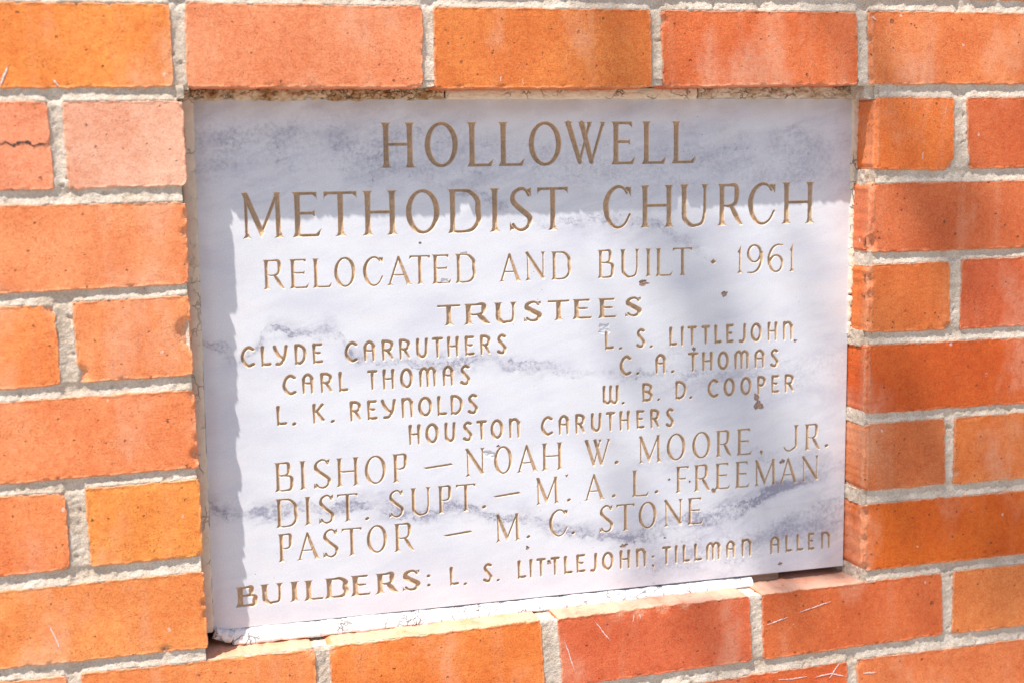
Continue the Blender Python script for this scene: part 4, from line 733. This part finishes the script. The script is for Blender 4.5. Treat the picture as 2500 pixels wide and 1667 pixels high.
for i, (x, y, rx, ry) in enumerate(PITS):
    th = np.linspace(0, 2 * math.pi, 15)[:-1]; rr = 1 + 0.22 * rng.randn(14)
    shallow = i in (6, 14, 16, 21)
    put([PG(*[(rx + math.cos(a) * rx * r, ry + math.sin(a) * ry * r) for a, r in zip(th, rr)])], x - rx, y - ry, 2 * rx, 2 * ry, 'broken' if shallow else 'pit', 0.9 if shallow else 0.7, 3.0)
PXG, PYG = np.meshgrid(px, py)
u_ = np.maximum(-F, 0); DZ = DEP * (1 - np.exp(-2.9 * u_ / np.maximum(DEP, .1)))
isp = np.isin(OWN, [i for i, g in enumerate(glyphs) if g[0] in ('pit', 'broken')])
DZ = DZ * (1 + 0.10 * fnoise(PXG, PYG, 3, 84, 2) + np.where(isp, 0.7, 0) * fnoise(PXG, PYG, 1.6, 88, 2))
insd = F < 0
c00, c01, c11, c10 = insd[:-1, :-1], insd[:-1, 1:], insd[1:, 1:], insd[1:, :-1]
cnt = c00.astype(int) + c01 + c11 + c10
full = cnt == 4; part = (cnt > 0) & (cnt < 4); outc = cnt == 0
gidx = np.arange(F.size).reshape(F.shape)
corner = lambda m: np.stack([gidx[1:, :-1], gidx[1:, 1:], gidx[:-1, 1:], gidx[:-1, :-1]], -1)[m]    # bl, br, tr, tl: ccw seen from the front
fullQ = corner(full); fullO = OWN[:-1, :-1][full]
fi, fj = np.nonzero(part); Fl = F.astype(float); edge_v = {}; EV = []
NG = F.size
def ecut(i0, j0, i1, j1):
    key = (i0, j0, i1, j1) if (i0, j0) < (i1, j1) else (i1, j1, i0, j0); r = edge_v.get(key)
    if r is None:
        a, b2 = Fl[key[0], key[1]], Fl[key[2], key[3]]; t = min(0.96, max(0.04, a / (a - b2)))
        EV.append((px[key[1]] + t * (px[key[3]] - px[key[1]]), py[key[0]] + t * (py[key[2]] - py[key[0]]))); r = NG + len(EV) - 1; edge_v[key] = r
    return r
inP, inO, outP = [], [], []
for i, j in zip(fi.tolist(), fj.tolist()):
    cr_ = [(i + 1, j), (i + 1, j + 1), (i, j + 1), (i, j)]; pin = []; pout = []; own = -1
    for k in range(4):
        a = cr_[k]; c = cr_[(k + 1) % 4]; ia = insd[a]; ic = insd[c]; g = gidx[a]
        (pin if ia else pout).append(int(g))
        if ia: own = OWN[a]
        if ia != ic: e = ecut(*a, *c); pin.append(e); pout.append(e)
    inP.append(pin); inO.append(int(own)); outP.append(pout)
GV = np.zeros((NG + len(EV), 3)); GV[:NG, 0] = PXG.ravel(); GV[:NG, 1] = PYG.ravel(); GV[:NG, 2] = -DZ.ravel()
EVa = np.array(EV); GV[NG:, :2] = EVa
# slab face: runs of plain cells merged into long quads, cut cells kept
face_polys = [p for p in outP if len(p) >= 3]
for i in range(nyp):
    row = outc[i]; d = np.diff(np.concatenate([[0], row.astype(int), [0]])); s0 = np.nonzero(d == 1)[0]; s1 = np.nonzero(d == -1)[0]
    for a, c in zip(s0.tolist(), s1.tolist()): face_polys.append([int(gidx[i + 1, a]), int(gidx[i + 1, c]), int(gidx[i, c]), int(gidx[i, a])])
usedv = sorted(set(v for p in face_polys for v in p)); rm = {v: k for k, v in enumerate(usedv)}
FV = GV[usedv].copy(); FV[:, 2] = 0.0; polys = [[rm[v] for v in p] for p in face_polys]
# slab sides with a small eased arris and back
nb = len(FV); e = 0.9
def ringpts(off, z, rr=1.5):
    x0, x1, y0, y1 = off, PW - off, -off, -PH + off; pts = []
    for (cx_, cy_, a0) in ((x1 - rr, y0 - rr, 0), (x0 + rr, y0 - rr, 90), (x0 + rr, y1 + rr, 180), (x1 - rr, y1 + rr, 270)):
        for k in range(4): an = math.radians(a0 + k * 30); pts.append((cx_ + rr * math.cos(an), cy_ + rr * math.sin(an), z))
    return pts
rings = [ringpts(0, 0, .01), ringpts(-0.3, -0.5, 0.8), ringpts(-0.4, -1.4, 1.0), ringpts(-0.4, -24, 1.0)]
RV = [p for r in rings for p in r]; FV = np.vstack([FV, RV]); m_ = 16
for r in range(3):
    for k in range(m_):
        a = nb + r * m_ + k; b2 = nb + r * m_ + (k + 1) % m_; polys.append([a, b2, b2 + m_, a + m_])
polys.append([nb + 3 * m_ + k for k in range(m_)][::-1])
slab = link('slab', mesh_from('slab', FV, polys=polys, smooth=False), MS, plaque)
# one mesh per carved letter, mark or pit
allQ = {}
order = np.argsort(fullO, kind='stable'); fo = fullO[order]; fq = fullQ[order]; bounds = np.searchsorted(fo, np.arange(len(glyphs) + 1))
parts_in = {}
for p, o_ in zip(inP, inO):
    if len(p) >= 3: parts_in.setdefault(o_, []).append(p)
NAMES = {'.': 'carved_period', ',': 'carved_comma', ':': 'carved_colon', '~': 'carved_semicolon', '-': 'carved_dash', '*': 'carved_dot', '1': 'carved_numeral', '9': 'carved_numeral', '6': 'carved_numeral', 'pit': 'rusty_pit', 'broken': 'surface_chip'}
for g, (kind, gx_, gy_) in enumerate(glyphs):
    pl = fq[bounds[g]:bounds[g + 1]].tolist() + parts_in.get(g, [])
    if not pl: continue
    uv = sorted(set(v for p in pl for v in p)); rm2 = {v: k for k, v in enumerate(uv)}
    V = GV[uv].copy(); dep = -V[:, 2]
    nm = NAMES.get(kind, 'carved_letter')
    me = mesh_from(nm, V, polys=[[rm2[v] for v in p] for p in pl], smooth=True)
    at = me.attributes.new('depth', 'FLOAT', 'POINT'); at.data.foreach_set('value', dep.astype('f'))
    link(nm, me, M_pit if kind == 'pit' else (MS if kind == 'broken' else ML), plaque)

# ------------------------------------------------------------------ sealant and putty round the plaque, wood shim
def bead(name, xy0, xy1, w0, w1, zf, bulge, mat, label, cat, seed, amp=0.6, ns=10, horiz=True, crumble=0.0, tilt=0.0, edge=0.8):
    """strip from xy0 to xy1 (its centre line), w0 / w1 widths at the ends, front at zf, back buried"""
    a = np.array(xy0, float); c = np.array(xy1, float); L = np.linalg.norm(c - a); n = int(L / 1.1); t = np.linspace(0, 1, n); s = t * L
    d = (c - a) / L; nrm = np.array([-d[1], d[0]]); hw = (w0 + (w1 - w0) * t) / 2
    prof = np.linspace(-1, 1, ns + 1); V = []
    e1 = hw + fnoise(s, s * 0, 9, seed, 3) * edge; e2 = hw + fnoise(s, s * 0 + 40, 9, seed + 5, 3) * edge
    endz = np.clip(np.minimum(s, L - s) / 0.8 + 0.55, 0, 1)
    rows = [(-1, -22.0)] + [(p, None) for p in prof] + [(1, -22.0)]
    for p, zz in rows:
        off = np.where(p < 0, p * e1, p * e2); x = a[0] + d[0] * s + nrm[0] * off; y = a[1] + d[1] * s + nrm[1] * off
        if zz is None:
            z = zf + bulge * math.sqrt(max(0, 1 - p * p)) + tilt * p + fnoise(s, off, 7, seed + 9, 3) * amp
            if crumble: cr2 = fnoise(s, off * 2.0, 8, seed + 13, 4); z -= crumble * np.clip(cr2 - 0.02, 0, 1) * 3.0; z -= crumble * 1.2 * (np.abs(fnoise(s, off, 6, seed + 17, 3)) < 0.05)
            z = z * endz + (zf - 6) * (1 - endz)
        else: z = np.full(n, zf + zz)
        V.append(np.stack([x, y, z], 1))
    V = np.concatenate(V); R = len(rows); I = np.arange(R * n).reshape(R, n); Q = np.stack([I[:-1, :-1], I[:-1, 1:], I[1:, 1:], I[1:, :-1]], -1).reshape(-1, 4)
    o3 = np.array([(a[0] + c[0]) / 2, (a[1] + c[1]) / 2, zf]); o = link(name, mesh_from(name, V - o3, Q), mat, None, label=label, category=cat); o.location = Wd(*o3)
    return o
bead('sealant_bead', (-4.4, -64), (-8.6, -527), 12.0, 11.0, -32.0, 1.8, M_tan, 'long tan sealant bead down the left edge of the plaque', 'sealant', 201, 0.35, edge=0.9)
bead('putty_bead', (-9.5, -67.9), (214.5, -69.0), 10.4, 10.4, -31.0, 1.8, M_crumb, 'dark brown crumbling putty above the left third of the plaque', 'putty', 211, 0.9, crumble=1.6, edge=1.8, ns=14)
bead('putty_bead', (215.5, -69.2), (452, -70.4), 9.4, 9.8, -31.6, 2.0, M_cream, 'smooth cream putty bead above the middle of the plaque', 'putty', 221, 0.5, crumble=0.5, edge=0.9, ns=12)
bead('putty_bead', (452.5, -69.4), (612, -70.4), 11.2, 11.2, -30.4, 1.8, M_curl, 'cracked curling putty above the right end of the plaque', 'putty', 231, 0.9, crumble=1.0, edge=1.2, ns=14)
bead('sealant_bead', (614.8, -70.0), (613.0, -262), 8.8, 7.6, -31.4, 1.8, M_cream, 'cream sealant bead down the upper right edge of the plaque', 'sealant', 241, 0.6, crumble=0.5, edge=0.9)
bead('sealant_bead', (612.6, -263), (610.8, -303), 7.6, 4.4, -31.0, 1.6, M_cream, 'torn lower end of the right sealant bead curling away', 'sealant', 251, 1.2, crumble=1.0, edge=1.4)
bead('putty_strip', (12, -532.6), (175.6, -534.2), 13.6, 12.2, -31.2, 2.6, M_white, 'white putty strip under the left third of the plaque', 'putty', 261, 0.5, crumble=0.15, edge=1.1, tilt=-2.6, ns=14)
bead('putty_strip', (175.2, -534.2), (415.6, -535.7), 12.4, 9.4, -31.0, 2.7, M_white, 'long white putty strip under the middle of the plaque', 'putty', 271, 0.5, crumble=0.15, edge=1.1, tilt=-2.5, ns=14)
bead('putty_strip', (415.2, -535.7), (509, -536.0), 9.4, 7.8, -31.0, 3.0, M_white, 'short white putty strip ending at the wood shim', 'putty', 276, 0.5, crumble=0.2, edge=0.8, tilt=-2.4, ns=14)
bead('putty_lump', (-3, -527.5), (13, -533.8), 11, 12, -31.0, 3.6, M_white, 'curled white putty lump at the lower left corner of the plaque', 'putty', 281, 1.6, crumble=0.9, edge=2.0, ns=14)
v, q = block(509.5, 538.5, -530.6, -539.2, -36.5, -70, 91, amp=0.35, stp=1.2); V = v - np.array([524, -539, -45])
o = link('wood_shim', mesh_from('wood_shim', V, q), M_wood, None, label='short brown wood shim under the right part of the plaque', category='wood shim'); o.location = Wd(524, -539, -45)

# ------------------------------------------------------------------ ground in front of the wall (below the frame, bounces the sun)
me = mesh_from('ground', [(-60000, -1450, 60000), (60000, -1450, 60000), (60000, -1450, -400), (-60000, -1450, -400)], [[0, 1, 2, 3]])
link('ground', me, M_ground, None, kind='structure')

# ------------------------------------------------------------------ leafy branch high in front of the wall: throws the soft mottled shade on its right half
M_leaf = mat_simple('leaf_green', (0.07, 0.12, 0.03), (0.05, 0.09, 0.025), (0.10, 0.15, 0.05), 30, 0.0003, 0.6)
M_bark = mat_simple('bark', (0.12, 0.09, 0.06), (0.08, 0.06, 0.045), (0.18, 0.14, 0.10), 40, 0.002, 0.9)
SHADE = [(440, -205, 60, 50, 15), (490, -330, 75, 65, 17), (420, -250, 70, 60, 6), (560, -300, 40, 70, 5), (370, -30, 40, 35, 8), (560, -30, 50, 40, 6), (540, -440, 70, 45, 4), (740, -120, 40, 60, 4), (665, -190, 55, 35, 8), (690, -340, 60, 45, 7), (760, -265, 40, 40, 3), (480, -590, 50, 40, 4), (600, -640, 60, 40, 3), (340, -330, 40, 60, 3), (660, -570, 70, 50, 2), (740, -480, 60, 60, 2), (530, -120, 60, 40, 4)]
rr = random.Random(5); LV, LP = [], []; cents = []
def leaf(c, L_, W_, ax, up_):
    ax = ax.normalized(); sd = ax.cross(up_).normalized(); n_ = len(LV); bend = up_ * (L_ * 0.12)
    for (u, v) in ((0, 0), (0.3, 0.42), (0.7, 0.40), (1, 0), (0.7, -0.40), (0.3, -0.42), (0.5, 0)):
        LV.append(c + ax * (L_ * u) + sd * (W_ * v) - bend * (u * u) + up_ * (0.0 if v else 0.0))
    for k in range(6): LP.append([n_ + k, n_ + (k + 1) % 6, n_ + 6])
for (x, y, rx, ry, n) in SHADE:
    dist = rr.uniform(4.0, 5.2); cc = Vector(Wd(x, y, 0)) - sun_dir * dist; cents.append(cc)
    for k in range(max(2, round(n * 0.45))):
        P_ = Vector(Wd(x + rr.gauss(0, 1) * rx * 0.62, y + rr.gauss(0, 1) * ry * 0.62, 0)) - sun_dir * (dist + rr.uniform(-0.15, 0.15))
        leaf(P_, rr.uniform(0.045, 0.07), rr.uniform(0.022, 0.034), Vector((rr.uniform(-1, 1), rr.uniform(-1, 1), rr.uniform(-.6, .3))), Vector((rr.uniform(-.5, .5), rr.uniform(-.5, .5), 1)).normalized())
base = sum(cents, Vector()) / len(cents)
br_ = empty('tree_branch', base, 'leafy tree branch hanging high in front of the wall, outside the picture', 'branch')
lv = np.array([tuple(v - base) for v in LV]); link('foliage', mesh_from('foliage', lv, polys=LP, smooth=True, world_xyz=True), M_leaf, br_, kind='stuff')
TV, TP = [], []
def twig(a, c, r0, r1, n=7):
    d = (c - a).normalized(); s1 = d.orthogonal().normalized(); s2 = d.cross(s1); o_ = len(TV)
    for i in range(n + 1):
        t = i / n; m = a.lerp(c, t) + Vector((0, 0, -0.10 * (c - a).length * t * (1 - t))); q = r0 + (r1 - r0) * t
        for k in range(7): an = k * math.tau / 7; TV.append(m + (s1 * math.cos(an) + s2 * math.sin(an)) * q)
    for i in range(n):
        for k in range(7): TP.append([o_ + i * 7 + k, o_ + i * 7 + (k + 1) % 7, o_ + (i + 1) * 7 + (k + 1) % 7, o_ + (i + 1) * 7 + k])
root = base + Vector((1.6, -0.7, 0.5)); hub = base + Vector((0.25, -0.1, 0.05)); twig(root, hub, 0.018, 0.007)
for cc in cents: twig(hub, cc, 0.004, 0.0012)
tv = np.array([tuple(v - base) for v in TV]); link('limb', mesh_from('limb', tv, polys=TP, smooth=True, world_xyz=True), M_bark, br_)
